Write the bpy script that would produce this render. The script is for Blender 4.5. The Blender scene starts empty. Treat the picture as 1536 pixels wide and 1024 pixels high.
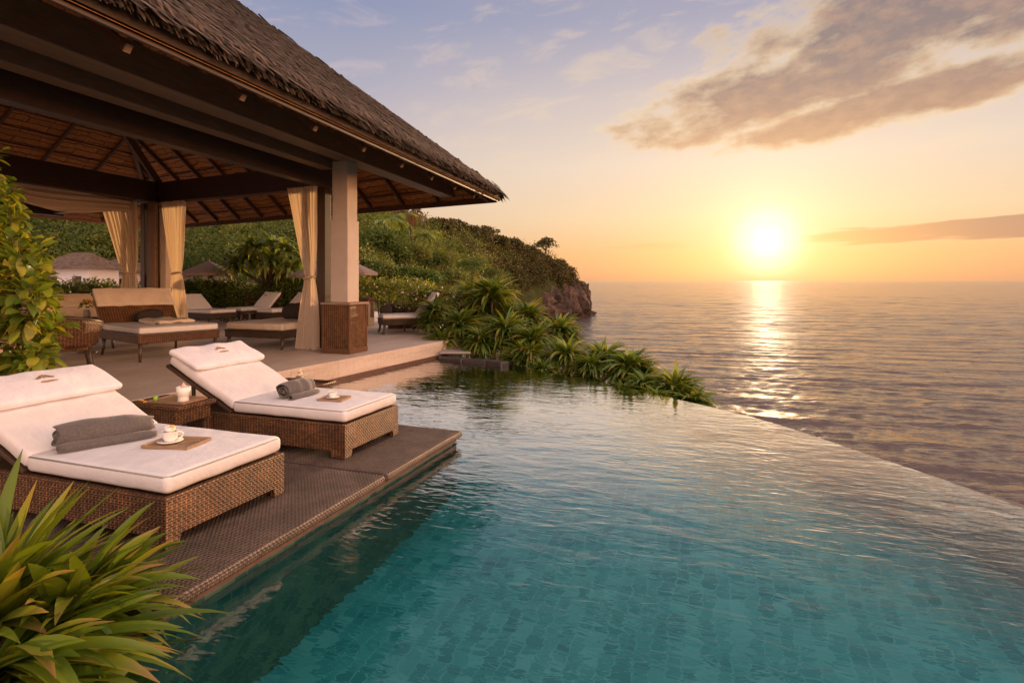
import bpy, bmesh, math, random
import numpy as np
from mathutils import Vector, Matrix, noise as mnoise
R = math.radians
rnd = random.Random(7)
rng = np.random.default_rng(11)
scn = bpy.context.scene
C = scn.collection
F = 870.0; HX = 768.0; HY = 421.0; EYE = 1.75; YAW = R(19.7)
SA, CA = math.sin(YAW), math.cos(YAW)
DECK = 0.0; TER = 0.24; WAT = -0.15; SEA = -14.0

def ray(px, py):
    cx = (px-HX)/F; cz = (HY-py)/F
    return Vector((-SA+CA*cx, CA+SA*cx, cz))
def at_d(px, py, d):
    r = ray(px, py); return Vector((r.x*d, r.y*d, EYE+r.z*d))
def at_z(px, py, z):
    d = (EYE-z)*F/(py-HY); return at_d(px, py, d)
def s2l(c):
    return tuple(((v/255)/12.92 if v/255 <= .04045 else ((v/255+.055)/1.055)**2.4) for v in c)

# ------------------------------------------------------------------ materials
def new_mat(name):
    m = bpy.data.materials.new(name); m.use_nodes = True
    nt = m.node_tree; nt.nodes.clear()
    out = nt.nodes.new('ShaderNodeOutputMaterial')
    return m, nt, out
def N(nt, typ, **kw):
    n = nt.nodes.new(typ)
    for k, v in kw.items():
        if k.startswith('i_'):
            n.inputs[k[2:].replace('_', ' ')].default_value = v
        else:
            setattr(n, k, v)
    return n
def L(nt, a, b): nt.links.new(a, b)
def math_n(nt, op, a, b=None, c=None, clamp=False):
    n = nt.nodes.new('ShaderNodeMath'); n.operation = op; n.use_clamp = clamp
    for i, v in enumerate((a, b, c)):
        if v is None: continue
        if isinstance(v, (int, float)): n.inputs[i].default_value = v
        else: nt.links.new(v, n.inputs[i])
    return n.outputs[0]
def mixc(nt, f, a, b, blend='MIX'):
    n = nt.nodes.new('ShaderNodeMix'); n.data_type = 'RGBA'; n.blend_type = blend
    for idx, v in ((0, f), (6, a), (7, b)):
        if isinstance(v, (int, float)): n.inputs[idx].default_value = v
        elif isinstance(v, tuple): n.inputs[idx].default_value = (*v[:3], 1)
        else: nt.links.new(v, n.inputs[idx])
    return n.outputs[2]
def ramp(nt, fac, stops, interp='LINEAR'):
    n = nt.nodes.new('ShaderNodeValToRGB'); cr = n.color_ramp; cr.interpolation = interp
    while len(cr.elements) < len(stops): cr.elements.new(.5)
    for e, (p, c) in zip(cr.elements, stops):
        e.position = p; e.color = (*c[:3], 1) if isinstance(c, tuple) else (c, c, c, 1)
    if fac is not None: nt.links.new(fac, n.inputs[0])
    return n.outputs[0]
def noise_n(nt, vec, scale, detail=4, rough=.55, dist=0.0):
    n = N(nt, 'ShaderNodeTexNoise'); n.inputs['Scale'].default_value = scale
    n.inputs['Detail'].default_value = detail; n.inputs['Roughness'].default_value = rough
    n.inputs['Distortion'].default_value = dist
    if vec is not None: nt.links.new(vec, n.inputs['Vector'])
    return n.outputs['Fac']
def mapping(nt, src, scale=(1, 1, 1), rot=(0, 0, 0), loc=(0, 0, 0)):
    n = N(nt, 'ShaderNodeMapping'); n.inputs['Scale'].default_value = scale
    n.inputs['Rotation'].default_value = rot; n.inputs['Location'].default_value = loc
    nt.links.new(src, n.inputs['Vector']); return n.outputs[0]
def bump(nt, h, strength=.5, dist=.01, normal=None):
    n = N(nt, 'ShaderNodeBump'); n.inputs['Strength'].default_value = strength
    n.inputs['Distance'].default_value = dist; nt.links.new(h, n.inputs['Height'])
    if normal is not None: nt.links.new(normal, n.inputs['Normal'])
    return n.outputs[0]
def principled(nt, out, col, rough=.6, normal=None, spec=.5, **kw):
    p = N(nt, 'ShaderNodeBsdfPrincipled')
    if isinstance(col, tuple): p.inputs['Base Color'].default_value = (*col[:3], 1)
    else: nt.links.new(col, p.inputs['Base Color'])
    if isinstance(rough, (int, float)): p.inputs['Roughness'].default_value = rough
    else: nt.links.new(rough, p.inputs['Roughness'])
    p.inputs['Specular IOR Level'].default_value = spec
    if normal is not None: nt.links.new(normal, p.inputs['Normal'])
    for k, v in kw.items(): p.inputs[k].default_value = v
    if out is not None: nt.links.new(p.outputs[0], out.inputs[0])
    return p
M = {}
def simple(name, col, col2=None, scale=20, rough=.6, bs=.3, bd=.005, spec=.4, stretch=(1, 1, 1), **kw):
    m, nt, out = new_mat(name)
    tc = N(nt, 'ShaderNodeTexCoord')
    v = mapping(nt, tc.outputs['Object'], stretch)
    f = noise_n(nt, v, scale, 5)
    c = mixc(nt, ramp(nt, f, [(.3, 0.0), (.7, 1.0)]), col, col2 or tuple(x*.6 for x in col))
    principled(nt, out, c, rough, bump(nt, f, bs, bd), spec, **kw)
    M[name] = m; return m

def mat_wicker(name, a, b, dark, bw=.022, rh=.011, rough=.45):
    m, nt, out = new_mat(name)
    uv = N(nt, 'ShaderNodeUVMap').outputs[0]
    v = mapping(nt, uv, (1, 1, 1))
    br = N(nt, 'ShaderNodeTexBrick'); br.offset = .5; br.squash = 1
    br.inputs['Color1'].default_value = (*a, 1); br.inputs['Color2'].default_value = (*b, 1)
    br.inputs['Mortar'].default_value = (*dark, 1)
    br.inputs['Scale'].default_value = 1; br.inputs['Mortar Size'].default_value = rh*.17
    br.inputs['Mortar Smooth'].default_value = .6
    br.inputs['Brick Width'].default_value = bw; br.inputs['Row Height'].default_value = rh
    L(nt, v, br.inputs['Vector'])
    nz = noise_n(nt, v, 6, 3)
    col = mixc(nt, 1.0, br.outputs['Color'], mixc(nt, 1.0, ramp(nt, nz, [(.3, (.7, .68, .65)), (.7, (1.15, 1.1, 1.05))]), ramp(nt, noise_n(nt, v, 1.7, 4, .65), [(.38, (.66, .64, .63)), (.6, (1.08, 1.06, 1.05))]), 'MULTIPLY'), 'MULTIPLY')
    # strand roundness: sine along u
    sep = N(nt, 'ShaderNodeSeparateXYZ'); L(nt, v, sep.inputs[0])
    su = math_n(nt, 'SINE', math_n(nt, 'MULTIPLY', sep.outputs[0], 2*math.pi/bw))
    sv = math_n(nt, 'SINE', math_n(nt, 'MULTIPLY', sep.outputs[1], math.pi/rh))
    h = math_n(nt, 'MULTIPLY', su, sv)
    h2 = math_n(nt, 'ADD', math_n(nt, 'MULTIPLY', h, .4), math_n(nt, 'MULTIPLY', br.outputs['Fac'], -1.0))
    col = mixc(nt, 1.0, col, ramp(nt, math_n(nt, 'MULTIPLY_ADD', su, .5, .5), [(0, (.55, .52, .5)), (1, (1.2, 1.18, 1.15))]), 'MULTIPLY')  # strand shading put into the colour too, darker between strands
    principled(nt, out, col, rough, bump(nt, h2, 1.0, .009), .45)
    M[name] = m
mat_wicker('wicker', (.30, .155, .07), (.15, .075, .035), (.02, .011, .006), .036, .018)
mat_wicker('wicker_gold', (.30, .155, .06), (.19, .095, .038), (.05, .024, .01), .05, .025)
mat_wicker('wicker_grey', (.16, .11, .075), (.10, .066, .045), (.02, .013, .009), .03, .014)
mat_wicker('deck_weave', (.20, .145, .12), (.125, .092, .08), (.030, .022, .02), .034, .020, .65)
M['deck_weave'].node_tree.nodes

simple('cotton', (.70, .685, .69), (.64, .625, .63), 7, .85, .5, .02, .2)
simple('cotton_cool', (.76, .76, .81), (.70, .70, .76), 9, .85, .6, .02, .2)
simple('cotton_cream', (.66, .58, .48), (.56, .48, .39), 6, .85, .4, .02, .2)
simple('towel', (.125, .115, .11), (.085, .08, .078), 60, .95, .9, .006, .1, **{'Sheen Weight': .3})
simple('dark_fabric', (.055, .045, .04), (.035, .03, .028), 30, .95, .6, .01, .1)
simple('porcelain', (.85, .83, .80), (.82, .80, .77), 3, .18, .0, .001, .5)
simple('tray_wood', (.33, .22, .13), (.24, .15, .09), 12, .4, .2, .002, .5, (1, 8, 1))
simple('coffee', (.10, .04, .015), None, 10, .2)
simple('dark_wood', (.075, .042, .026), (.040, .023, .015), 9, .45, .35, .004, .45, (6, .5, 6))
simple('beam_wood', (.22, .135, .085), (.14, .085, .055), 6, .5, .35, .004, .45, (6, .4, 6))
simple('rafter_wood', (.15, .075, .038), (.085, .044, .024), 7, .6, .4, .004, .3, (6, 1, 6))
simple('rafter_end', (.36, .24, .15), (.28, .19, .12), 7, .6, .3, .004, .3)
simple('lounge_leg', (.07, .045, .032), (.045, .03, .022), 14, .4, .2, .002, .5)
simple('stucco', (.55, .49, .43), (.48, .42, .37), 3, .85, .25, .01, .2)
simple('column_cap', (.32, .24, .17), (.25, .18, .13), 10, .6, .3, .004, .3)
simple('white_wall', (.62, .60, .60), (.55, .53, .53), 1, .9, .1, .01, .1)
simple('soil', (.055, .04, .03), (.03, .022, .017), 8, .95, .8, .05, .1)
simple('terracotta', (.12, .065, .042), (.075, .042, .028), 5, .8, .5, .02, .2)
simple('bark', (.14, .10, .07), (.07, .05, .035), 6, .9, .9, .03, .1, (3, 3, .6))
simple('villa_thatch', (.16, .11, .08), (.07, .05, .038), 5, .95, .9, .05, .1)
simple('umbrella_cloth', (.30, .25, .23), (.25, .21, .19), 2, .9, .1, .01, .1)
simple('piping_cord', (.36, .36, .33), (.28, .29, .26), 30, .8)
simple('candle_wax', (.8, .7, .52), None, 4, .5, .1, .002)
simple('steel_dark', (.03, .028, .026), None, 4, .35, .0, .002)
simple('orange_slice', (.8, .35, .05), (.9, .5, .1), 9, .4)
simple('lime', (.2, .45, .03), (.3, .6, .06), 9, .4)
simple('emblem_thread', (.36, .24, .13), (.28, .18, .1), 30, .7)
simple('pot_grey', (.22, .20, .19), (.15, .14, .13), 12, .7, .4, .005)
simple('curb_stone', (.06, .05, .045), (.035, .03, .028), 5, .45, .7, .03, .5)
simple('slab_stone', (.36, .34, .33), (.28, .26, .25), 6, .6, .5, .02, .4)
simple('bronze_tile', (.16, .095, .065), (.10, .06, .045), 14, .35, .4, .005, .5)
simple('weir_tile', (.30, .24, .20), (.22, .18, .15), 10, .3, .2, .003, .5)
simple('flower_pink', (.62, .36, .34), (.75, .55, .5), 4, .7)
simple('flower_orange', (.75, .32, .06), (.8, .5, .2), 4, .7)
simple('cliff_face', (.12, .095, .08), (.06, .05, .045), 1.2, .9, .9, .2, .1)

def mat_cloth_trans(name, col, t=.4):
    m, nt, out = new_mat(name)
    tc = N(nt, 'ShaderNodeTexCoord')
    f = noise_n(nt, mapping(nt, tc.outputs['Object'], (1, 1, .15)), 40, 4)
    b = bump(nt, f, .2, .004)
    c = mixc(nt, f, col, tuple(x*.85 for x in col))
    d = N(nt, 'ShaderNodeBsdfDiffuse'); L(nt, c, d.inputs[0]); L(nt, b, d.inputs['Normal'])
    tr = N(nt, 'ShaderNodeBsdfTranslucent'); L(nt, mixc(nt, 1.0, c, (1.0, .84, .60), 'MULTIPLY'), tr.inputs[0])
    mx = N(nt, 'ShaderNodeMixShader'); mx.inputs[0].default_value = t
    L(nt, d.outputs[0], mx.inputs[1]); L(nt, tr.outputs[0], mx.inputs[2]); L(nt, mx.outputs[0], out.inputs[0])
    M[name] = m
mat_cloth_trans('curtain', (.78, .71, .62), .45)

def mat_leaf(name, cols, trans=.45, rough=.35, patch=.35, gloss=.12, tcol=(1.25, 1.05, .35), pscale=.6):
    """cols: list of (pos,color) over a per-leaf random; patches shift between clumps"""
    m, nt, out = new_mat(name)
    g = N(nt, 'ShaderNodeNewGeometry')
    tc = N(nt, 'ShaderNodeTexCoord')
    pn = noise_n(nt, tc.outputs['Object'], pscale, 3)
    f = math_n(nt, 'ADD', math_n(nt, 'MULTIPLY', g.outputs['Random Per Island'], 1-patch),
               math_n(nt, 'MULTIPLY', ramp(nt, pn, [(.35, 0.), (.65, 1.)]), patch))
    c = ramp(nt, f, cols)
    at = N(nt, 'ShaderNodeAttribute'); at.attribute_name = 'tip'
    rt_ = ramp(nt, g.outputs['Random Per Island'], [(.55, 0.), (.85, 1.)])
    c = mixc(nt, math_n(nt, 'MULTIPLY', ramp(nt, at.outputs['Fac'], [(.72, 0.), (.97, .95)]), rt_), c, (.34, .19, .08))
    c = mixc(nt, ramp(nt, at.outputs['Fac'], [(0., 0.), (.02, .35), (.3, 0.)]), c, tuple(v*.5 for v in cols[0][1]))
    d = N(nt, 'ShaderNodeBsdfPrincipled'); L(nt, c, d.inputs['Base Color'])
    d.inputs['Roughness'].default_value = rough; d.inputs['Specular IOR Level'].default_value = gloss*3
    tr = N(nt, 'ShaderNodeBsdfTranslucent'); L(nt, mixc(nt, 1.0, c, tcol, 'MULTIPLY'), tr.inputs[0])
    mx = N(nt, 'ShaderNodeMixShader'); mx.inputs[0].default_value = trans
    L(nt, d.outputs[0], mx.inputs[1]); L(nt, tr.outputs[0], mx.inputs[2]); L(nt, mx.outputs[0], out.inputs[0])
    M[name] = m
mat_leaf('leaf_forest', [(0, (.035, .062, .02)), (.45, (.085, .125, .032)), (.8, (.17, .19, .05)), (1, (.28, .26, .08))], .4, .6, .72, .05, pscale=.20)
mat_leaf('leaf_far', [(0, (.040, .045, .018)), (.5, (.085, .082, .034)), (1, (.16, .135, .06))], .3, .7, .5, .05, pscale=.05)
mat_leaf('leaf_bush', [(0, (.05, .09, .02)), (.5, (.13, .19, .04)), (1, (.32, .32, .08))], .5, .4, .3, .12)
mat_leaf('leaf_blade', [(0, (.035, .09, .02)), (.45, (.13, .22, .035)), (.85, (.30, .34, .07)), (1, (.42, .27, .12))], .45, .35, .3, .15)
mat_leaf('leaf_vine', [(0, (.07, .14, .02)), (.5, (.17, .26, .04)), (1, (.42, .42, .06))], .5, .35, .2, .12)
mat_leaf('leaf_grass', [(0, (.05, .10, .01)), (.5, (.14, .21, .018)), (.92, (.33, .34, .04)), (1, (.50, .36, .10))], .45, .35, .2, .15)
mat_leaf('leaf_hedge', [(0, (.03, .06, .012)), (.5, (.07, .12, .02)), (1, (.14, .18, .04))], .4, .5, .3, .08)
mat_leaf('leaf_palm', [(0, (.08, .15, .045)), (.5, (.20, .29, .08)), (1, (.42, .46, .14))], .5, .35, .3, .15)
mat_leaf('leaf_dry', [(0, (.10, .06, .03)), (1, (.24, .15, .08))], .4, .6, .3, .05)

def mat_thatch():
    m, nt, out = new_mat('thatch')
    g = N(nt, 'ShaderNodeNewGeometry'); tc = N(nt, 'ShaderNodeTexCoord')
    pn = noise_n(nt, tc.outputs['Object'], 1.3, 4)
    f = math_n(nt, 'ADD', math_n(nt, 'MULTIPLY', g.outputs['Random Per Island'], .65), math_n(nt, 'MULTIPLY', pn, .35))
    c = ramp(nt, f, [(0, (.028, .019, .014)), (.5, (.075, .051, .037)), (.85, (.135, .092, .065)), (1, (.28, .20, .13))])
    principled(nt, out, c, .85, None, .2); M['thatch'] = m
mat_thatch()
def mat_ceiling():
    m, nt, out = new_mat('thatch_underside')
    uv = N(nt, 'ShaderNodeUVMap').outputs[0]
    warp = noise_n(nt, uv, 1.5, 3)
    v = N(nt, 'ShaderNodeVectorMath'); v.operation = 'ADD'; L(nt, uv, v.inputs[0])
    cb = N(nt, 'ShaderNodeCombineXYZ'); L(nt, math_n(nt, 'MULTIPLY', warp, .30), cb.inputs[1]); L(nt, cb.outputs[0], v.inputs[1])
    br = N(nt, 'ShaderNodeTexBrick'); br.offset = .37
    br.inputs['Color1'].default_value = (.58, .26, .085, 1); br.inputs['Color2'].default_value = (.40, .175, .06, 1)
    br.inputs['Mortar'].default_value = (.10, .045, .018, 1); br.inputs['Scale'].default_value = 1
    br.inputs['Brick Width'].default_value = 1.9; br.inputs['Row Height'].default_value = .21
    br.inputs['Mortar Size'].default_value = .022; br.inputs['Mortar Smooth'].default_value = 1.0
    L(nt, v.outputs[0], br.inputs['Vector'])
    st = noise_n(nt, mapping(nt, uv, (50, 4, 1)), 1, 4)
    c = mixc(nt, 1., br.outputs[0], ramp(nt, st, [(.25, (.45, .42, .4)), (.75, (1.25, 1.2, 1.1))]), 'MULTIPLY')
    h = math_n(nt, 'ADD', st, math_n(nt, 'MULTIPLY', br.outputs['Fac'], -2.))
    principled(nt, out, c, .75, bump(nt, h, .8, .03), .2); M['thatch_underside'] = m
mat_ceiling()
def mat_terrace():
    m, nt, out = new_mat('terrace_stone')
    g = N(nt, 'ShaderNodeNewGeometry'); pos = g.outputs['Position']
    br = N(nt, 'ShaderNodeTexBrick'); br.offset = .5
    br.inputs['Color1'].default_value = (1, 1, 1, 1); br.inputs['Color2'].default_value = (.9, .89, .87, 1)
    br.inputs['Mortar'].default_value = (.62, .6, .58, 1); br.inputs['Scale'].default_value = 1
    br.inputs['Brick Width'].default_value = 1.2; br.inputs['Row Height'].default_value = .8
    br.inputs['Mortar Size'].default_value = .006; L(nt, mapping(nt, pos, (1, 1, 1), (0, 0, R(-88))), br.inputs['Vector'])
    n1 = noise_n(nt, mapping(nt, pos, (1.2, .35, 4)), 2.2, 6, .6, .8)
    n2 = noise_n(nt, pos, 14, 5)
    base = ramp(nt, n1, [(.25, (.56, .44, .35)), (.5, (.70, .58, .48)), (.75, (.80, .69, .60))])
    c = mixc(nt, 1., base, br.outputs[0], 'MULTIPLY')
    c = mixc(nt, .30, c, ramp(nt, n2, [(.3, (.30, .26, .22)), (.7, (.56, .5, .45))]))
    h = math_n(nt, 'ADD', n2, math_n(nt, 'MULTIPLY', br.outputs['Fac'], -2.))
    principled(nt, out, c, ramp(nt, n1, [(.3, .38), (.7, .6)]), bump(nt, h, .25, .006), .4); M['terrace_stone'] = m
mat_terrace()
def mat_pooltile(name, horizontal):
    m, nt, out = new_mat(name)
    g = N(nt, 'ShaderNodeNewGeometry'); uv = g.outputs['Position'] if horizontal else N(nt, 'ShaderNodeUVMap').outputs[0]
    wn = N(nt, 'ShaderNodeTexNoise'); wn.inputs['Scale'].default_value = 2.2; wn.inputs['Detail'].default_value = 1; L(nt, uv, wn.inputs['Vector'])
    vm = N(nt, 'ShaderNodeVectorMath'); vm.operation = 'MULTIPLY_ADD'; L(nt, wn.outputs['Color'], vm.inputs[0]); vm.inputs[1].default_value = (.05, .05, 0); L(nt, uv, vm.inputs[2])
    br = N(nt, 'ShaderNodeTexBrick'); br.offset = .0 if horizontal else .5; br.inputs['Scale'].default_value = 1
    br.inputs['Color1'].default_value = (0, 0, 0, 1); br.inputs['Color2'].default_value = (1, 1, 1, 1)
    br.inputs['Mortar'].default_value = (.95, .95, .95, 1)
    br.inputs['Brick Width'].default_value = .11; br.inputs['Row Height'].default_value = .11
    br.inputs['Mortar Size'].default_value = .006; L(nt, vm.outputs[0], br.inputs['Vector'])
    nz = noise_n(nt, uv, 1.6, 5, .65)
    f = math_n(nt, 'ADD', math_n(nt, 'MULTIPLY', br.outputs['Color'], .44), math_n(nt, 'MULTIPLY', nz, .66))
    c = ramp(nt, f, [(.12, (.010, .15, .17)), (.5, (.03, .28, .30)), (.85, (.12, .43, .45))] if horizontal else
             [(.15, (.035, .12, .10)), (.5, (.09, .22, .17)), (.85, (.22, .34, .22))])
    principled(nt, out, c, .4, bump(nt, br.outputs['Fac'], -.3, .004), .4); M[name] = m
mat_pooltile('pool_floor_tile', True); mat_pooltile('pool_wall_tile', False)

def mat_poolwater():
    m, nt, out = new_mat('pool_water')
    g = N(nt, 'ShaderNodeNewGeometry'); pos = g.outputs['Position']
    a = noise_n(nt, mapping(nt, pos, (1.0, 2.0, 1), (0, 0, R(-25))), 1.5, 2, .5, .5)
    b = noise_n(nt, mapping(nt, pos, (1.2, 3.2, 1), (0, 0, R(-12))), 4.2, 2, .5, .6)
    calm = ramp(nt, noise_n(nt, mapping(nt, pos, (1, 1.6, 1)), .35, 3), [(.36, .35), (.62, 1.25)])
    h = math_n(nt, 'ADD', math_n(nt, 'MULTIPLY', a, 1.0), math_n(nt, 'MULTIPLY', math_n(nt, 'MULTIPLY', b, .50), calm))
    nm = bump(nt, h, 1.0, .010)
    fr = N(nt, 'ShaderNodeFresnel'); fr.inputs['IOR'].default_value = 1.33; L(nt, nm, fr.inputs['Normal'])
    gl = N(nt, 'ShaderNodeBsdfGlossy'); gl.inputs['Roughness'].default_value = .035; L(nt, nm, gl.inputs['Normal'])
    tr = N(nt, 'ShaderNodeBsdfRefraction'); tr.inputs['IOR'].default_value = 1.33; tr.inputs['Roughness'].default_value = 0.0
    tr.inputs['Color'].default_value = (.74, .96, .96, 1)
    L(nt, bump(nt, h, .6, .03), tr.inputs['Normal'])
    mx = N(nt, 'ShaderNodeMixShader'); L(nt, ramp(nt, fr.outputs[0], [(.02, .025), (.08, .10), (.13, .34), (.19, .74), (.27, .98)]), mx.inputs[0])
    L(nt, tr.outputs[0], mx.inputs[1]); L(nt, gl.outputs[0], mx.inputs[2]); L(nt, mx.outputs[0], out.inputs[0]); M['pool_water'] = m
mat_poolwater()
def mat_sea():
    m, nt, out = new_mat('sea_water')
    g = N(nt, 'ShaderNodeNewGeometry'); pos = g.outputs['Position']
    v0 = mapping(nt, pos, (1, 1, 1), (0, 0, R(-8)))
    sw = noise_n(nt, mapping(nt, v0, (.25, 1.0, 1)), .10, 3, .5, .6)
    a = noise_n(nt, mapping(nt, v0, (.40, 1.0, 1)), 1.0, 3, .5, .3)
    b = noise_n(nt, mapping(nt, v0, (.45, 1.2, 1), (0, 0, R(12))), 3.0, 3, .5, .3)
    h = math_n(nt, 'ADD', math_n(nt, 'MULTIPLY', sw, 2.6), math_n(nt, 'ADD', math_n(nt, 'MULTIPLY', a, .26), math_n(nt, 'MULTIPLY', b, .085)))
    nm = bump(nt, h, 1.0, 1.0)
    p = principled(nt, out, (.080, .056, .046), .10, nm, .60); p.inputs['IOR'].default_value = 1.33
    M['sea_water'] = m
mat_sea()
def mat_rock():
    m, nt, out = new_mat('cliff_rock')
    g = N(nt, 'ShaderNodeNewGeometry'); pos = g.outputs['Position']
    n1 = noise_n(nt, mapping(nt, pos, (1, 1, .4), (R(25), 0, 0)), .12, 6, .6, .7)
    n2 = noise_n(nt, pos, .8, 6, .65)
    c = ramp(nt, n1, [(.40, (.016, .012, .011)), (.5, (.05, .036, .03)), (.57, (.13, .075, .045)), (.66, (.20, .16, .135))])
    c = mixc(nt, .4, c, ramp(nt, n2, [(.3, (.04, .03, .026)), (.7, (.14, .10, .08))]))
    principled(nt, out, c, .9, bump(nt, math_n(nt, 'ADD', n1, n2), .8, 1.2), .2); M['cliff_rock'] = m
mat_rock()
def mat_hill():
    m, nt, out = new_mat('hill_soil')
    g = N(nt, 'ShaderNodeNewGeometry'); pos = g.outputs['Position']
    n1 = noise_n(nt, pos, .3, 6, .6)
    principled(nt, out, ramp(nt, n1, [(.3, (.02, .03, .01)), (.7, (.06, .07, .025))]), .95, bump(nt, n1, 1, .6), .1)
    M['hill_soil'] = m
mat_hill()

# ------------------------------------------------------------------ object helpers
def tag(o, label=None, cat=None, group=None, kind=None):
    if label: o['label'] = label
    if cat: o['category'] = cat
    if group: o['group'] = group
    if kind: o['kind'] = kind
    return o
def empty(name, loc=(0, 0, 0), rz=0, label=None, cat=None, group=None):
    o = bpy.data.objects.new(name, None); C.objects.link(o)
    o.location = loc; o.rotation_euler = (0, 0, rz); o.empty_display_size = .2
    return tag(o, label, cat, group)
def copy_tree(o, parent=None):
    c = o.copy(); C.objects.link(c)
    if parent is not None: c.parent = parent
    for ch in list(o.children): copy_tree(ch, c)
    return c
def box_uv(me):
    if not me.polygons: return
    nl = len(me.loops); uvl = me.uv_layers.new(name='UVMap')
    co = np.empty(len(me.vertices)*3); me.vertices.foreach_get('co', co); co = co.reshape(-1, 3)
    li = np.empty(nl, int); me.loops.foreach_get('vertex_index', li)
    nr = np.empty(len(me.polygons)*3); me.polygons.foreach_get('normal', nr); nr = nr.reshape(-1, 3)
    tot = np.empty(len(me.polygons), int); me.polygons.foreach_get('loop_total', tot)
    ax = np.repeat(np.argmax(np.abs(nr), axis=1), tot)
    p = co[li]
    u = np.where(ax == 0, p[:, 1], p[:, 0]); v = np.where(ax == 2, p[:, 1], p[:, 2])
    uvl.data.foreach_set('uv', np.stack([u, v], 1).ravel())
class MB:
    def __init__(s): s.v = []; s.f = []
    def add(s, vs, fs):
        b = len(s.v); s.v += [tuple(v) for v in vs]; s.f += [tuple(b+i for i in f) for f in fs]; return s
    def box(s, c, size, rot=None):
        hx, hy, hz = size[0]/2, size[1]/2, size[2]/2
        vs = [Vector((x*hx, y*hy, z*hz)) for z in (-1, 1) for y in (-1, 1) for x in (-1, 1)]
        if rot is not None: vs = [rot @ v for v in vs]
        return s.add([v+Vector(c) for v in vs], [(0, 2, 3, 1), (4, 5, 7, 6), (0, 1, 5, 4), (2, 6, 7, 3), (0, 4, 6, 2), (1, 3, 7, 5)])
    def bar(s, a, b, w, h, w2=None, h2=None):
        """beam from a to b, width w (horizontal), height h"""
        a, b = Vector(a), Vector(b); d = (b-a).normalized()
        side = d.cross(Vector((0, 0, 1)))
        side = Vector((1, 0, 0)) if side.length < 1e-4 else side.normalized()
        up = side.cross(d).normalized(); w2 = w if w2 is None else w2; h2 = h if h2 is None else h2
        vs = []
        for p, ww, hh in ((a, w, h), (b, w2, h2)):
            for sx, sy in ((-1, -1), (1, -1), (1, 1), (-1, 1)): vs.append(p+side*sx*ww/2+up*sy*hh/2)
        return s.add(vs, [(0, 1, 2, 3), (7, 6, 5, 4), (0, 4, 5, 1), (1, 5, 6, 2), (2, 6, 7, 3), (3, 7, 4, 0)])
    def tube(s, pts, rs, n=8, cap=True):
        pts = [Vector(p) for p in pts]; rs = rs if isinstance(rs, (list, tuple)) else [rs]*len(pts)
        vs = []; fs = []
        for i, p in enumerate(pts):
            d = (pts[min(i+1, len(pts)-1)]-pts[max(i-1, 0)]).normalized()
            ref = Vector((0, 0, 1)) if abs(d.z) < .9 else Vector((1, 0, 0))
            a = d.cross(ref).normalized(); b = d.cross(a)
            for k in range(n):
                t = 2*math.pi*k/n; vs.append(p+(a*math.cos(t)+b*math.sin(t))*rs[i])
        for i in range(len(pts)-1):
            for k in range(n):
                k2 = (k+1) % n; fs.append((i*n+k, i*n+k2, (i+1)*n+k2, (i+1)*n+k))
        if cap: fs.append(tuple(reversed(range(n)))); fs.append(tuple((len(pts)-1)*n+k for k in range(n)))
        return s.add(vs, fs)
    def lathe(s, prof, n=24, c=(0, 0, 0)):
        vs = []; fs = []; c = Vector(c)
        for r, z in prof:
            for k in range(n):
                t = 2*math.pi*k/n; vs.append(c+Vector((r*math.cos(t), r*math.sin(t), z)))
        for i in range(len(prof)-1):
            for k in range(n):
                k2 = (k+1) % n; fs.append((i*n+k, i*n+k2, (i+1)*n+k2, (i+1)*n+k))
        return s.add(vs, fs)
    def prism(s, poly, z0, z1):
        n = len(poly); vs = [(x, y, z0) for x, y in poly]+[(x, y, z1) for x, y in poly]
        fs = [tuple(reversed(range(n))), tuple(range(n, 2*n))]+[(i, (i+1) % n, n+(i+1) % n, n+i) for i in range(n)]
        return s.add(vs, fs)
    def grid(s, fn, nu, nv):
        vs = [fn(i/nu, j/nv) for j in range(nv+1) for i in range(nu+1)]
        fs = [(j*(nu+1)+i, j*(nu+1)+i+1, (j+1)*(nu+1)+i+1, (j+1)*(nu+1)+i) for j in range(nv) for i in range(nu)]
        return s.add(vs, fs)
    def cushion(s, size, c=(0, 0, 0), r=.04, rot=None, n=(18, 12, 4), crown=.015, wr=.006, seed=0, r_xy=None):
        hx, hy, hz = [a/2 for a in size]; c = Vector(c)
        def put(x, y, z):
            ix, iy, iz = max(hx-r, 0), max(hy-r, 0), max(hz-r, 0)
            q = Vector((min(max(x, -ix), ix), min(max(y, -iy), iy), min(max(z, -iz), iz)))
            d = Vector((x, y, z))-q
            if d.length > 1e-9: d = d.normalized()*r
            p = q+d
            cx = (1-(p.x/hx)**2)*(1-(p.y/hy)**2)
            w = mnoise.noise(Vector((p.x*5+seed, p.y*5, p.z*6)))*wr
            p.z += (crown*cx if z > 0 else -crown*.2*cx)+w
            p.x += mnoise.noise(Vector((p.y*6, p.z*6, seed)))*wr
            return (rot @ p if rot is not None else p)+c
        def axis(h, k): # denser at ends
            t = np.linspace(-1, 1, k+1); 
            inner = h-r
            return [v*h for v in t]
        nx, ny, nz = n
        def coords(h, k):
            e = [-h, -h+r*.35, -h+r*.75]; m = list(np.linspace(-h+r*1.1, h-r*1.1, max(k, 2))); return e+m+[-a for a in reversed(e)]
        X, Y = coords(hx, nx), coords(hy, ny)
        Z = [-hz, -hz+r*.35, -hz+r*.75]+([0.] if hz > r*1.1 else [])+[hz-r*.75, hz-r*.35, hz]
        if hz <= r: Z = list(np.linspace(-hz, hz, 6))
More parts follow.
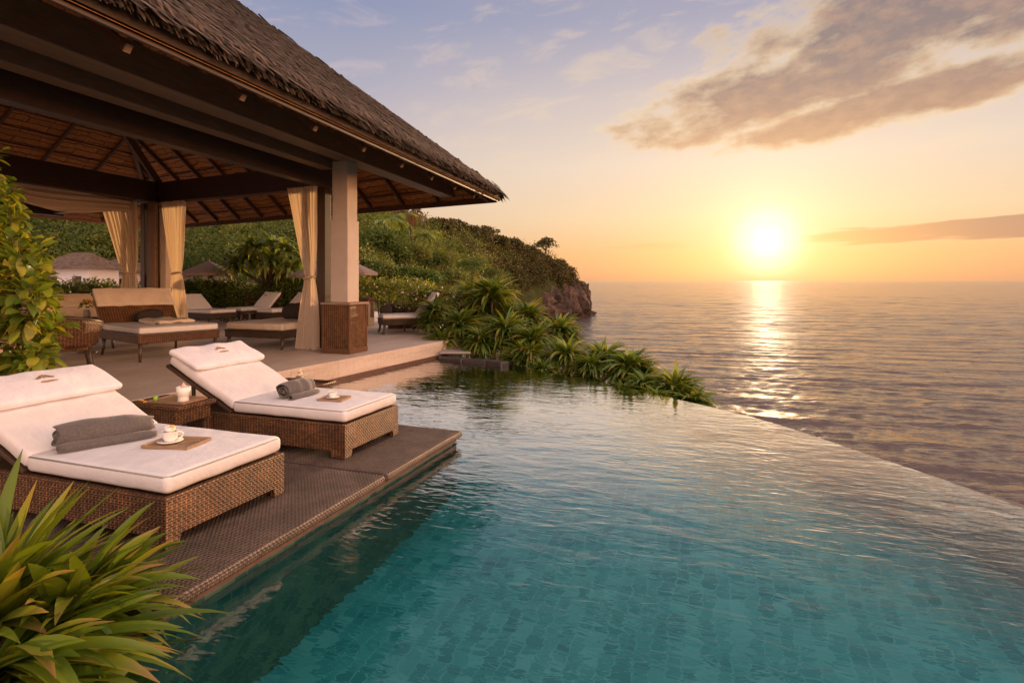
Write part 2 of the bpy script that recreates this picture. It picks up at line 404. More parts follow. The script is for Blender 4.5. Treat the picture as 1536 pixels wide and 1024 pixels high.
        def face(fn, A, B, flip):
            vs = [fn(a, b) for b in B for a in A]; w = len(A)
            fs = [(j*w+i, j*w+i+1, (j+1)*w+i+1, (j+1)*w+i) for j in range(len(B)-1) for i in range(w-1)]
            if flip: fs = [tuple(reversed(f)) for f in fs]
            s.add(vs, fs)
        face(lambda a, b: put(a, b, hz), X, Y, False); face(lambda a, b: put(a, b, -hz), X, Y, True)
        face(lambda a, b: put(a, -hy, b), X, Z, False); face(lambda a, b: put(a, hy, b), X, Z, True)
        face(lambda a, b: put(hx, a, b), Y, Z, False); face(lambda a, b: put(-hx, a, b), Y, Z, True)
        return s
    def build(s, name, mat, parent=None, smooth=False, bevel=0, weld=False, solid=0):
        me = bpy.data.meshes.new(name); me.from_pydata(s.v, [], s.f)
        if weld:
            bm = bmesh.new(); bm.from_mesh(me); bmesh.ops.remove_doubles(bm, verts=bm.verts, dist=1e-4)
            bm.to_mesh(me); bm.free()
        me.validate(); me.update(); box_uv(me)
        if mat is not None: me.materials.append(M[mat] if isinstance(mat, str) else mat)
        if smooth: me.polygons.foreach_set('use_smooth', [True]*len(me.polygons))
        o = bpy.data.objects.new(name, me); C.objects.link(o)
        if parent is not None: o.parent = parent
        if bevel:
            md = o.modifiers.new('bevel', 'BEVEL'); md.width = bevel; md.segments = 2; md.limit_method = 'ANGLE'; md.angle_limit = R(40)
        if solid:
            md = o.modifiers.new('solid', 'SOLIDIFY'); md.thickness = solid
        return o
def np_mesh(name, V, Fq, mat, parent=None, smooth=True, seg=0):
    V = np.asarray(V, dtype=np.float32).reshape(-1, 3); Fq = np.asarray(Fq, dtype=np.int32); k = Fq.shape[1]
    me = bpy.data.meshes.new(name); me.vertices.add(len(V)); me.vertices.foreach_set('co', V.ravel())
    me.loops.add(Fq.size); me.loops.foreach_set('vertex_index', Fq.ravel())
    me.polygons.add(len(Fq)); me.polygons.foreach_set('loop_start', np.arange(0, Fq.size, k, dtype=np.int32))
    me.polygons.foreach_set('loop_total', np.full(len(Fq), k, dtype=np.int32)); me.update(calc_edges=True)
    if smooth: me.polygons.foreach_set('use_smooth', np.ones(len(Fq), bool))
    if seg:
        t = np.tile(np.repeat(np.arange(seg+1)/seg, 3), len(V)//(3*(seg+1))).astype(np.float32); a_ = me.attributes.new('tip', 'FLOAT', 'POINT'); a_.data.foreach_set('value', t)
    me.materials.append(M[mat])
    o = bpy.data.objects.new(name, me); C.objects.link(o)
    if parent is not None: o.parent = parent
    return o

# ------------------------------------------------------------------ foliage generators (numpy)
def blades(P0, az, el, ln, wd, droop, seg=6, fold=.35, wbase=.55, twist=None):
    """many arching blades; arrays of length n -> V,F"""
    n = len(az); P0 = np.asarray(P0, float).reshape(-1, 3)
    if len(P0) == 1: P0 = np.repeat(P0, n, 0)
    az, el, ln, wd, droop = [np.broadcast_to(np.asarray(a, float), (n,)) for a in (az, el, ln, wd, droop)]
    V = np.zeros((n, seg+1, 3, 3)); p = P0.copy(); e = el.copy()
    side0 = np.stack([-np.sin(az), np.cos(az), np.zeros(n)], 1)
    for i in range(seg+1):
        t = i/seg
        w = wd*np.interp(t, [0, .2, .5, .8, 1], [wbase, .9, 1., .6, .02])[None]*.5 if False else wd*.5*np.interp(t, [0, .2, .5, .8, 1], [wbase, .9, 1., .55, .02])
        d = np.stack([np.cos(az)*np.cos(e), np.sin(az)*np.cos(e), np.sin(e)], 1)
        up = np.cross(side0, d)*-1
        if twist is not None:
            tw = twist*t; sd = side0*np.cos(tw)[:, None]+up*np.sin(tw)[:, None]
        else: sd = side0
        V[:, i, 0] = p-sd*w[:, None]; V[:, i, 2] = p+sd*w[:, None]
        V[:, i, 1] = p-up*(w*fold)[:, None]*(-1 if False else 1)
        if i < seg:
            p = p+d*(ln/seg)[:, None]; e = e-droop/seg
    idx = np.arange(n)[:, None, None]*(seg+1)*3
    ii = np.arange(seg)[None, :, None]*3
    base = idx+ii
    q1 = np.concatenate([base, base+1, base+4, base+3], 2); q2 = np.concatenate([base+1, base+2, base+5, base+4], 2)
    Fq = np.concatenate([q1.reshape(-1, 4), q2.reshape(-1, 4)])
    return V.reshape(-1, 3), Fq
def leaf_quads(P, D, U, ln, wd):
    """diamond-ish folded leaf: P base (n,3), D direction, U up"""
    n = len(P); S = np.cross(D, U); S /= np.linalg.norm(S, axis=1)[:, None]+1e-9; U2 = np.cross(S, D)
    ln = np.broadcast_to(ln, (n,))[:, None]; wd = np.broadcast_to(wd, (n,))[:, None]
    v = np.stack([P, P+D*ln*.42-S*wd*.5-U2*ln*.02, P+D*ln*.5+U2*ln*.10, P+D*ln*.42+S*wd*.5-U2*ln*.02, P+D*ln-U2*ln*.22], 1)
    v[:, 2] -= U2*ln*.12
    b = np.arange(n)[:, None]*5
    Fq = np.concatenate([b+np.array([[0, 1, 2, 2]])[:, :4], b+np.array([[0, 2, 3, 3]])]) if False else None
    T = np.concatenate([b+np.array([[0, 1, 2]]), b+np.array([[1, 4, 2]]), b+np.array([[2, 4, 3]]), b+np.array([[0, 2, 3]])])
    return v.reshape(-1, 3), T
def rand_unit(n, r=rng):
    v = r.normal(size=(n, 3)); return v/np.linalg.norm(v, axis=1)[:, None]
def leaf_blob(centers, radii, per, size, squash=.8, shell=.55, up=.35, r=rng):
    """leaf-sized pieces spread over many clump volumes -> triangles"""
    centers = np.asarray(centers, float); radii = np.asarray(radii, float)
    n = len(centers)*per; ci = np.repeat(np.arange(len(centers)), per)
    u = rand_unit(n, r); u[:, 2] = np.where(u[:, 2] < -.35, -u[:, 2], u[:, 2])
    rad = radii[ci]*(shell+(1-shell)*r.random(n)**.6)*(1+.22*np.sin(u[:, 0]*7+ci)*np.cos(u[:, 1]*6+ci*2))
    P = centers[ci]+u*rad[:, None]*np.array([1, 1, squash])
    D = u+rand_unit(n, r)*.8; D[:, 2] -= .15; D /= np.linalg.norm(D, axis=1)[:, None]
    U = u*.6+rand_unit(n, r)*.6+np.array([0, 0, up]); 
    sz = np.broadcast_to(size, (len(centers),))[ci]*(.6+.8*r.random(n))
    return leaf_quads(P, D, U, sz, sz*.62)
def join(parts):
    V = []; Fs = []; o = 0
    for v, f in parts: V.append(v); Fs.append(f+o); o += len(v)
    return np.concatenate(V), np.concatenate(Fs)

# ================================================================== WORLD
SUN_AZ = R(4.0); SUN_EL = R(3.55)
SUN = Vector((math.sin(SUN_AZ)*math.cos(SUN_EL), math.cos(SUN_AZ)*math.cos(SUN_EL), math.sin(SUN_EL)))
def make_world():
    w = bpy.data.worlds.new('World'); scn.world = w; w.use_nodes = True
    nt = w.node_tree; nt.nodes.clear(); out = nt.nodes.new('ShaderNodeOutputWorld')
    tc = N(nt, 'ShaderNodeTexCoord'); nv = N(nt, 'ShaderNodeVectorMath'); nv.operation = 'NORMALIZE'; L(nt, tc.outputs['Generated'], nv.inputs[0])
    sep = N(nt, 'ShaderNodeSeparateXYZ'); L(nt, nv.outputs[0], sep.inputs[0]); x, y, z = sep.outputs
    dt = N(nt, 'ShaderNodeVectorMath'); dt.operation = 'DOT_PRODUCT'; L(nt, nv.outputs[0], dt.inputs[0]); dt.inputs[1].default_value = SUN
    c = math_n(nt, 'MAXIMUM', dt.outputs['Value'], 0.0)
    el = math_n(nt, 'MULTIPLY', math_n(nt, 'ARCSINE', z), 57.2958)
    az = math_n(nt, 'MULTIPLY', math_n(nt, 'ARCTAN2', x, y), 57.2958)
    # elevation gradient (degrees/90)
    def g(stops): return ramp(nt, math_n(nt, 'DIVIDE', el, 90.0, clamp=True), [(e/90, s2l(col)) for e, col in stops])
    warm = g([(0, (228, 170, 132)), (2.5, (244, 188, 138)), (6, (247, 214, 176)), (11, (245, 222, 202)), (17, (222, 206, 202)), (24, (176, 174, 196)), (34, (172, 164, 178)), (90, (178, 164, 160))])
    cool = g([(0, (215, 160, 135)), (3, (232, 185, 150)), (8, (236, 204, 182)), (13, (214, 198, 198)), (18, (184, 180, 198)), (25, (152, 160, 192)), (35, (164, 158, 176)), (90, (178, 164, 160))])
    azf = ramp(nt, c, [(.70, 0.), (.97, 1.)], 'EASE')
    base = mixc(nt, azf, cool, warm)
    # clouds: noise in (azimuth, elevation) degrees
    def cv(sx, sy, rot=0, off=0):
        cb = N(nt, 'ShaderNodeCombineXYZ')
        a2 = math_n(nt, 'ADD', math_n(nt, 'MULTIPLY', az, math.cos(rot)), math_n(nt, 'MULTIPLY', el, math.sin(rot)))
        e2 = math_n(nt, 'SUBTRACT', math_n(nt, 'MULTIPLY', el, math.cos(rot)), math_n(nt, 'MULTIPLY', az, math.sin(rot)))
        L(nt, math_n(nt, 'MULTIPLY', a2, sx), cb.inputs[0]); L(nt, math_n(nt, 'MULTIPLY', e2, sy), cb.inputs[1]); cb.inputs[2].default_value = off
        return cb.outputs[0]
    def blob(ca, ce, ha, he, rot=0):
        da = math_n(nt, 'SUBTRACT', az, ca); de = math_n(nt, 'SUBTRACT', el, ce)
        a2 = math_n(nt, 'ADD', math_n(nt, 'MULTIPLY', da, math.cos(rot)), math_n(nt, 'MULTIPLY', de, math.sin(rot)))
        e2 = math_n(nt, 'SUBTRACT', math_n(nt, 'MULTIPLY', de, math.cos(rot)), math_n(nt, 'MULTIPLY', da, math.sin(rot)))
        q = math_n(nt, 'ADD', math_n(nt, 'POWER', math_n(nt, 'DIVIDE', a2, ha), 2), math_n(nt, 'POWER', math_n(nt, 'DIVIDE', e2, he), 2))
        return math_n(nt, 'MAXIMUM', math_n(nt, 'SUBTRACT', 1.0, q), -1.0)
    n1 = noise_n(nt, cv(.17, .36, R(8)), 1.0, 9, .58, .0)
    n2 = noise_n(nt, cv(.42, .80, R(6), 5), 1.0, 6, .6, .0)
    bl = math_n(nt, 'MAXIMUM', math_n(nt, 'MAXIMUM', blob(7.0, 17.0, 19, 4.0, R(12)), blob(17, 21.5, 19, 5.4, R(6))), blob(13, 14.2, 17, 2.1, R(8)))
    m = math_n(nt, 'ADD', math_n(nt, 'MULTIPLY', bl, .40), math_n(nt, 'ADD', math_n(nt, 'MULTIPLY_ADD', n1, .95, .05), math_n(nt, 'MULTIPLY', n2, .28)))
    cov = ramp(nt, m, [(.64, 0.), (.90, .95)], 'EASE')
    # thin scattered high cloud and small puffs
    pu = noise_n(nt, cv(.13, .4, R(8), 9), 1.0, 6, .6, .4)
    puff = math_n(nt, 'MULTIPLY', ramp(nt, pu, [(.48, 0.), (.68, 1.)], 'EASE'), ramp(nt, math_n(nt, 'DIVIDE', el, 90., clamp=True), [(.05, 0.), (.14, .75), (.5, .6)]))
    base = mixc(nt, math_n(nt, 'MULTIPLY', puff, .55), base, mixc(nt, azf, s2l((232, 205, 205)), s2l((255, 226, 190))))
    under = ramp(nt, math_n(nt, 'DIVIDE', el, 90., clamp=True), [(.09, s2l((240, 178, 120))), (.14, s2l((196, 150, 122))), (.20, s2l((152, 130, 126))), (.32, s2l((132, 122, 132)))])
    ccol = ramp(nt, m, [(.70, s2l((255, 216, 160))), (.84, (.5, .5, .5)), (1.0, (.5, .5, .5))])
    ccol = mixc(nt, ramp(nt, m, [(.72, 0.), (.98, 1.)]), s2l((255, 222, 178)), mixc(nt, ramp(nt, n2, [(.42, 0.), (.72, .45)]), under, s2l((236, 184, 142))))
    base = mixc(nt, cov, base, ccol)
    # low streak near the sun
    nst = noise_n(nt, cv(.16, 1.6, R(1.5), 3), 1.0, 5, .5, .2)
    stf = math_n(nt, 'ADD', math_n(nt, 'MULTIPLY', blob(18.5, 4.0, 14.5, .95, R(1.6)), .5), nst)
    base = mixc(nt, math_n(nt, 'MULTIPLY', ramp(nt, stf, [(.60, 0.), (.80, .9)], 'EASE'), 1.0), base, mixc(nt, ramp(nt, math_n(nt, 'DIVIDE', az, 40., clamp=True), [(.1, 0.), (.5, 1.)]), s2l((238, 172, 112)), s2l((188, 140, 122))))
    stf2 = math_n(nt, 'ADD', math_n(nt, 'MULTIPLY', blob(-6, 3.4, 7, .5, R(0)), .3), nst)
    base = mixc(nt, ramp(nt, stf2, [(.62, 0.), (.85, .5)], 'EASE'), base, s2l((235, 180, 130)))
    def glow(n, amp, col):
        return mixc(nt, 1.0, (0, 0, 0), mixc(nt, 1.0, math_n(nt, 'MULTIPLY', math_n(nt, 'POWER', c, n), amp), tuple(col), 'MULTIPLY'), 'ADD')
    def addc(a, b): return mixc(nt, 1.0, a, b, 'ADD')
    tot = addc(base, glow(7000, 6.0, (1, .94, .80)))
    tot = addc(tot, glow(1500, 1.5, (1, .93, .76)))
    tot = addc(tot, glow(230, .20, (1, .80, .60)))
    tot = addc(tot, glow(60, .06, (1, .80, .54)))
    # sky dimmed below the horizon
    low = ramp(nt, math_n(nt, 'ADD', math_n(nt, 'MULTIPLY', el, .25), .5, clamp=True), [(.35, .25), (.5, 1.0)])
    tot = mixc(nt, 1.0, tot, low, 'MULTIPLY')
    # unseen sky overhead and behind the viewer, brightened as added fill for the foreground
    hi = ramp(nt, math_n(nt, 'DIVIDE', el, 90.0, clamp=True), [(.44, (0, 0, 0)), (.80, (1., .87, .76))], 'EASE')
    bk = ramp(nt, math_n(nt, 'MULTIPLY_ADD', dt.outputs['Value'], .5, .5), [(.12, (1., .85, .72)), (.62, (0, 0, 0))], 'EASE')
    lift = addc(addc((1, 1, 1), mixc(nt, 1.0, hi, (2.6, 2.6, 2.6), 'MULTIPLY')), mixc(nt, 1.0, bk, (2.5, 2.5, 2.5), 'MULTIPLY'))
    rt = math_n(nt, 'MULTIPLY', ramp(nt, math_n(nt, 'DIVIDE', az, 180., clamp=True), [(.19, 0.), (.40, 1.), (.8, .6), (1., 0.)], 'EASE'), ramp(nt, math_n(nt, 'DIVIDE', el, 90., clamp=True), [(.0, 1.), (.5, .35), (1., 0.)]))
    lift = addc(lift, mixc(nt, 1.0, rt, (10., 6.2, 2.9), 'MULTIPLY'))  # warm fill glow added to the unseen sky on the right
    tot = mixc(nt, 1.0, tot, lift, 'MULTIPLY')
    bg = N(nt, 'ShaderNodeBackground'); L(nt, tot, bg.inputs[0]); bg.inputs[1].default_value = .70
    sky = N(nt, 'ShaderNodeTexSky'); sky.sky_type = 'NISHITA'; sky.sun_disc = False
    sky.sun_elevation = SUN_EL; sky.sun_rotation = SUN_AZ; sky.altitude = 0; sky.dust_density = 1.5
    bg2 = N(nt, 'ShaderNodeBackground'); L(nt, sky.outputs[0], bg2.inputs[0]); bg2.inputs[1].default_value = 0.012
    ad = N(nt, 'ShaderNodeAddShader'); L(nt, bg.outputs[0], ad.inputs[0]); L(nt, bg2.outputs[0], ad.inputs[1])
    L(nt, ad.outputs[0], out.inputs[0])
make_world()
sl = bpy.data.lights.new('sun', 'SUN'); sl.energy = 3.8; sl.angle = R(.6); sl.color = (1, .60, .30)
so = bpy.data.objects.new('sun', sl); C.objects.link(so); so.rotation_euler = (-SUN).to_track_quat('-Z', 'Y').to_euler()

cam = bpy.data.cameras.new('camera'); co = bpy.data.objects.new('camera', cam); C.objects.link(co); scn.camera = co
co.location = (0, 0, EYE); co.rotation_euler = (R(90), 0, YAW)
cam.lens = F/1536*36; cam.sensor_width = 36; cam.shift_y = -(512-HY)/1536; cam.clip_start = .05; cam.clip_end = 90000
scn.view_settings.view_transform = 'Standard'; scn.view_settings.look = 'None'
scn.view_settings.exposure = 0.29; scn.view_settings.gamma = 1
scn.cycles.max_bounces = 8; scn.cycles.transparent_max_bounces = 8; scn.cycles.caustics_reflective = False
scn.cycles.sample_clamp_direct = 1.1; scn.cycles.sample_clamp_indirect = 5.0; scn.cycles.use_denoising = True
# ================================================================== SEA, POOL, DECK, TERRACE
def plane_obj(name, poly, z, mat, kind='structure'):
    mb = MB(); mb.add([(x, y, z) for x, y in poly], [tuple(range(len(poly)))])
    return tag(mb.build(name, mat), kind=kind)
def make_sea():
    # wave-displaced water, finer rings near the cliff, flat far out
    az = np.linspace(R(-66), R(60), 960); rr_ = np.concatenate([np.geomspace(20, 800, 900), np.geomspace(860, 46000, 40)])
    A, Rr = np.meshgrid(az, rr_); X = Rr*np.sin(A); Y = Rr*np.cos(A)
    step = np.gradient(rr_)[:, None]*np.ones_like(X); step = np.maximum(step, Rr*(az[1]-az[0]))
    r4 = np.random.default_rng(3); Z = np.zeros_like(X); DXx = np.zeros_like(X); DYy = np.zeros_like(X)
    for k in range(64):
        lam = .8*(13/.8)**r4.random(); th = R(6)+r4.normal(0, R(30) if lam < 3 else R(18)); kk = 2*math.pi/lam
        amp = .0064*lam**.46; ph = r4.random()*6.28
        warp = .8*np.sin(X*.013*(1+k % 5)+k)+.8*np.sin(Y*.017*(1+k % 3)+2*k)
        p = kk*(X*math.sin(th)+Y*math.cos(th))+ph+warp
        at = np.clip((lam/step-2.2)/3., 0, 1)
        Z += amp*at*np.sin(p); DXx -= .75*amp*at*np.cos(p)*math.sin(th); DYy -= .75*amp*at*np.cos(p)*math.cos(th)
    gust = .85+.25*np.sin(X*.021+1.3*np.sin(Y*.011))*np.sin(Y*.027+X*.006)
    Z *= gust; V = np.stack([X+DXx, Y+DYy, Z+SEA], 2).reshape(-1, 3)
    nr, na = X.shape; i = np.arange(nr-1)[:, None]*na+np.arange(na-1)[None]
    o = np_mesh('sea', V, np.stack([i, i+na, i+na+1, i+1], 2).reshape(-1, 4), 'sea_water'); tag(o, kind='structure')
    K = 46000; mb = MB(); mb.add([(-K, -3000, SEA-1.6), (K, -3000, SEA-1.6), (K, K*.3, SEA-1.6), (-K, K*.3, SEA-1.6)], [(0, 1, 2, 3)]); mb.build('deep_sea', 'sea_water', o)
make_sea()

def catmull(pts, k=6):
    out = []
    for i in range(len(pts)-1):
        p0, p1, p2, p3 = [Vector(pts[j]) for j in (max(i-1, 0), i, i+1, min(i+2, len(pts)-1))]
        for t in np.linspace(0, 1, k, endpoint=False):
            out.append(tuple(.5*((2*p1)+(-p0+p2)*t+(2*p0-5*p1+4*p2-p3)*t*t+(-p0+3*p1-3*p2+p3)*t**3)))
    return out+[tuple(pts[-1])]
EDGE = catmull([(-4.45, 12.2), (-3.34, 11.42), (-1.95, 10.5), (-.80, 9.58), (.24, 8.70), (.75, 8.12), (1.33, 7.30), (1.9, 6.5), (2.35, 5.75), (3.1, 4.2), (3.7, 2.4), (4.0, .5), (4.1, -3.0)])
DX = -2.88
inner_left = [(DX, -3.0), (DX, 6.18), (-4.75, 6.18), (-4.75, 6.62), (-6.95, 6.62), (-6.92, 7.53), (-6.68, 10.8), (-6.47, 13.3), (-5.9, 12.75), (-4.95, 12.35)]
def offset(path, d):
    out = []
    for i, p in enumerate(path):
        a = Vector(path[max(i-1, 0)]); b = Vector(path[min(i+1, len(path)-1)]); t = (b-a).normalized()
        out.append((p[0]-t.y*d, p[1]+t.x*d))
    return out
EO = offset(EDGE, .16)
pool_poly = inner_left+EDGE
plane_obj('pool_floor', list(reversed(offset(inner_left, -.0)+EDGE)), -1.62, 'pool_floor_tile')
# water surface reaches over the weir to its outer lip
plane_obj('pool_water_surface', list(reversed(inner_left+EO)), WAT, 'pool_water')
def wall_strip(name, path, z0, z1, mat, smooth=False):
    mb = MB(); n = len(path); vs = []; fs = []
    for x, y in path: vs += [(x, y, z0), (x, y, z1)]
    for i in range(n-1): fs.append((2*i, 2*i+2, 2*i+3, 2*i+1))
    mb.add(vs, fs); return mb.build(name, mat)
tag(wall_strip('pool_wall', [EDGE[-1]]+inner_left+[EDGE[0]], -1.62, WAT-.0, 'pool_wall_tile'), kind='structure')
wr = empty('infinity_edge_wall', (0, 0, 0), 0, 'long curved infinity edge of the pool with water slipping over it toward the sea', 'pool wall')
mb = MB(); n = len(EDGE)
vs = []; fs = []
for (a, b) in zip(EDGE, offset(EDGE, .13)):
    vs += [(a[0], a[1], -1.62), (a[0], a[1], WAT-.012), (b[0], b[1], WAT-.012), (b[0], b[1], -6.0)]
for i in range(n-1):
    for k in (1, 2): fs.append((4*i+k, 4*i+4+k, 4*i+5+k, 4*i+1+k))
mb.add(vs, fs); mb.build('weir', 'weir_tile', wr)
mb = MB(); mb.add(vs, [(4*i, 4*i+4, 4*i+5, 4*i+1) for i in range(n-1)]); mb.build('inner_face', 'pool_floor_tile', wr)
# dark stone curb where the pool meets the planted corner, pale slab beside it
mb = MB(); cpts = [(-6.6, 13.15), (-6.25, 12.62), (-5.6, 12.42), (-5.0, 12.36), (-4.5, 12.12)]
for a, b in zip(cpts[:-1], cpts[1:]):
    mb.bar((a[0], a[1], -.14+.015*(a[0]+6)), (b[0], b[1], -.14+.015*(b[0]+6)), .30+.05*math.sin(a[0]*9), .13)
tag(mb.build('stone_curb', 'curb_stone', bevel=.03), 'low dark wet stone curb closing the far corner of the pool', 'curb')
mb = MB(); mb.box((-6.12, 13.0, .0), (.75, .5, .05), Matrix.Rotation(R(20), 3, 'Z'))
tag(mb.build('stone_slab', 'slab_stone', bevel=.015), 'pale flat stone slab lying at the terrace end beside the dark curb', 'stone')

# ---- deck: woven-texture slabs with a coping band
dk = empty('sun_deck', (DX, 4.2, 0), 0); tag(dk, kind='structure')
def deck_slab(x0, x1, y0, y1):
    mb = MB(); mb.cushion((x1-x0, y1-y0, .075), ((x0+x1)/2-DX, (y0+y1)/2-4.2, -.0375), r=.03, n=(40, 20, 1), crown=0, wr=.004)
    return mb.build('deck_slab', 'deck_weave', dk, smooth=True)
deck_slab(-7.1, DX+.05, 4.548, 6.20); deck_slab(-7.1, DX+.05, 2.28, 4.538)
deck_slab(-7.1, -4.72, 6.205, 6.64)
mb = MB(); mb.box(((-7.1+DX-.02)/2-DX, 4.24-4.2, -.105), (-(-7.1-DX)-.02, 3.86, .055)); mb.box((-5.9-DX, 6.38-4.2, -.105), (2.3, .44, .05))
mb.build('deck_coping', 'bronze_tile', dk)
mb = MB(); mb.box((-7.1/2-DX/2-.03+0, 0+.04, -.9), (-(-7.1-DX)-.06, 3.8, 1.5))
mb.build('deck_base', 'pool_wall_tile', dk)

# ---- terrace
TP = [(-7.0, -9), (-7.0, 4.95), (-6.93, 7.53), (-6.43, 14.3), (-7.6, 14.9), (-9.4, 18.0), (-9.8, 24.6), (-34, 24.6), (-34, -9)]
te = empty('terrace', (-7.0, 7, TER), 0); tag(te, kind='structure')
mb = MB(); mb.prism([(x+7.0, y-7) for x, y in TP], -.42, 0.0); mb.build('paving', 'terrace_stone', te, bevel=.008)
edge_path = [(-7.03, 4.0), (-6.93, 7.53), (-6.46, 13.9)]
mb = MB()
for k, (off, z0, z1) in enumerate(((.03, -.41, -.32), (.055, -.44, -.352), (.09, -.5, -.375))):
    for a, b in zip(edge_path[:-1], edge_path[1:]):
        mb.add([(a[0]+off+7, a[1]-7, z0), (b[0]+off+7, b[1]-7, z0), (b[0]+off+7, b[1]-7, z1), (a[0]+off+7, a[1]-7, z1), (a[0]+6.9, a[1]-7, z1), (b[0]+6.9, b[1]-7, z1)],
               [(0, 1, 2, 3), (3, 2, 5, 4)])
mb.build('waterline_band', 'bronze_tile', te)

# ================================================================== PAVILION
# eave corner towards the sea, near eave runs back along PB
pvE = Vector((-6.0, 15.8)); PB = Vector((math.sin(R(-4.2)), math.cos(R(-4.2)))); PN = Vector((-PB.y, PB.x))  # inward normal (-x)
PB3 = Vector((PB.x, PB.y, 0)); ZE = 4.2; PITCH = .79
def along(inward, y, z):  # point on a line parallel to the near eave
    base = pvE+PN*inward; t = (y-base.y)/PB.y; q = base+PB*t; return Vector((q.x, q.y, z))
NW = pvE+Vector((-.982, .19))*18.3; SE = pvE-PB*24; SW = NW-PB*26
RA = Vector((-14.6, 9.4, ZE+6.9)); RB = Vector((-14.0, -.5, ZE+6.9))
cE = Vector((pvE.x, pvE.y, ZE)); cNW = Vector((NW.x, NW.y, ZE)); cSE = Vector((SE.x, SE.y, ZE)); cSW = Vector((SW.x, SW.y, ZE))
pav = empty('thatched_pavilion', (-7.45, 10.4, TER), 0, 'large open pavilion with a steep dark thatched roof over the raised terrace', 'pavilion')
PO = Vector((-7.45, 10.4, TER))
def P(v): return Vector(v)-PO
def pbuild(mb, name, mat, **kw):
    mb.v = [tuple(Vector(v)-PO) for v in mb.v]; return mb.build(name, mat, kw.pop('parent', pav), **kw)
roof_mb = MB(); TH = .30
def slope_faces(mb, dz, inset=0):
    q = [v+Vector((0, 0, dz)) for v in (cE, cNW, cSW, cSE, RA, RB)]
    mb.add(q, [(0, 4, 5, 3), (0, 1, 4), (1, 2, 5, 4), (2, 3, 5)])
slope_faces(roof_mb, .10)
for a, b in ((cE, cSE), (cNW, cE), (cSW, cNW), (cSE, cSW)):   # thick cut edge of the thatch
    roof_mb.add([a+Vector((0, 0, .10)), b+Vector((0, 0, .10)), b+Vector((0, 0, -.10)), a+Vector((0, 0, -.10))], [(0, 1, 2, 3)])
roof = pbuild(roof_mb, 'roof', 'thatch')
# layered grass tufts on the slopes seen from the pool, and a ragged fringe
def tufts(o, ue, uh, LU, LV, n, clip, lift=.03, ln=(.35, .65), wd=(.05, .12), pitch_n=None):
    """o origin, ue along eave unit, uh up-slope unit"""
    u = rng.random(n)*LU; v = rng.random(n)**1.0*LV
    ok = clip(u, v); u = u[ok]; v = v[ok]; n = len(u)
    v = np.round(v/.17)*.17+rng.normal(0, .025, n)
    o, ue, uh = [np.array(a) for a in (o, ue, uh)]; nn = np.cross(ue, uh); nn = nn*np.sign(nn[2])
    Lt = rng.uniform(*ln, n); W = rng.uniform(*wd, n)
    sk = rng.normal(0, .16, n)
    d = -uh[None]+ue[None]*sk[:, None]; d /= np.linalg.norm(d, axis=1)[:, None]
    s = np.cross(d, nn[None]); s /= np.linalg.norm(s, axis=1)[:, None]
    P0 = o+ue*u[:, None]+uh*v[:, None]+uh*(Lt*.6)[:, None]+nn*.015
    tip = rng.uniform(.4, 1.6, n)*lift+.02
    mid = P0+d*(Lt*.6)[:, None]+nn*(tip*.9)[:, None]; end = P0+d*Lt[:, None]+nn*(tip*1.2)[:, None]+np.array([0, 0, -.02])
    V = np.stack([P0-s*(W*.5)[:, None], P0+s*(W*.5)[:, None], mid+s*(W*.5)[:, None], mid-s*(W*.5)[:, None], end+s*(W*.14)[:, None], end-s*(W*.22)[:, None]], 1)
    b = np.arange(n)[:, None]*6
    return V.reshape(-1, 3), np.concatenate([b+np.array([[0, 1, 2, 3]]), b+np.array([[3, 2, 4, 5]])])
parts = []
upE = (RA-cE); Lside = (cSE-cE).length
ueE = (cSE-cE).normalized()
# up-slope direction on the near (sea side) slope
nE = (cSE-cE).cross(RA-cE).normalized(); nE = nE if nE.z > 0 else -nE
uhE = nE.cross(ueE).normalized(); uhE = uhE if uhE.z > 0 else -uhE
hA = (RA-cE).dot(uhE); uA = (RA-cE).dot(ueE); 
base0 = cE+Vector((0, 0, .10))
parts.append(tufts(base0, ueE, uhE, 16, hA, 60000, lambda u, v: (u > v/hA*uA+.10), .04))
# ragged eave fringe: several rows hanging over the edge
for k in range(3):
    parts.append(tufts(base0+uhE*(.05-.10*k)*0+Vector((0, 0, -.03*k)), ueE, (uhE*.55+Vector((0, 0, .5))).normalized(), 15.8, .10, 1500, lambda u, v: u > -1, .03, (.12, .26), (.03, .06)))
# north slope (only its fringe and hip are seen)
ueN = (cNW-cE).normalized(); nN = (cNW-cE).cross(RA-cE).normalized(); nN = nN if nN.z > 0 else -nN
uhN = nN.cross(ueN).normalized(); uhN = uhN if uhN.z > 0 else -uhN
hN = (RA-cE).dot(uhN); uN = (RA-cE).dot(ueN)
parts.append(tufts(base0, ueN, uhN, 5, hN*.98, 3500, lambda u, v: (u > v/hN*uN+.10) & (u < v/hN*uN+1.0), .05))
parts.append(tufts(cE+Vector((0, 0, .02)), ueN, (uhN*.4+Vector((0, 0, .7))).normalized(), 18, .06, 2200, lambda u, v: u > -1, .02, (.08, .16), (.03, .06)))
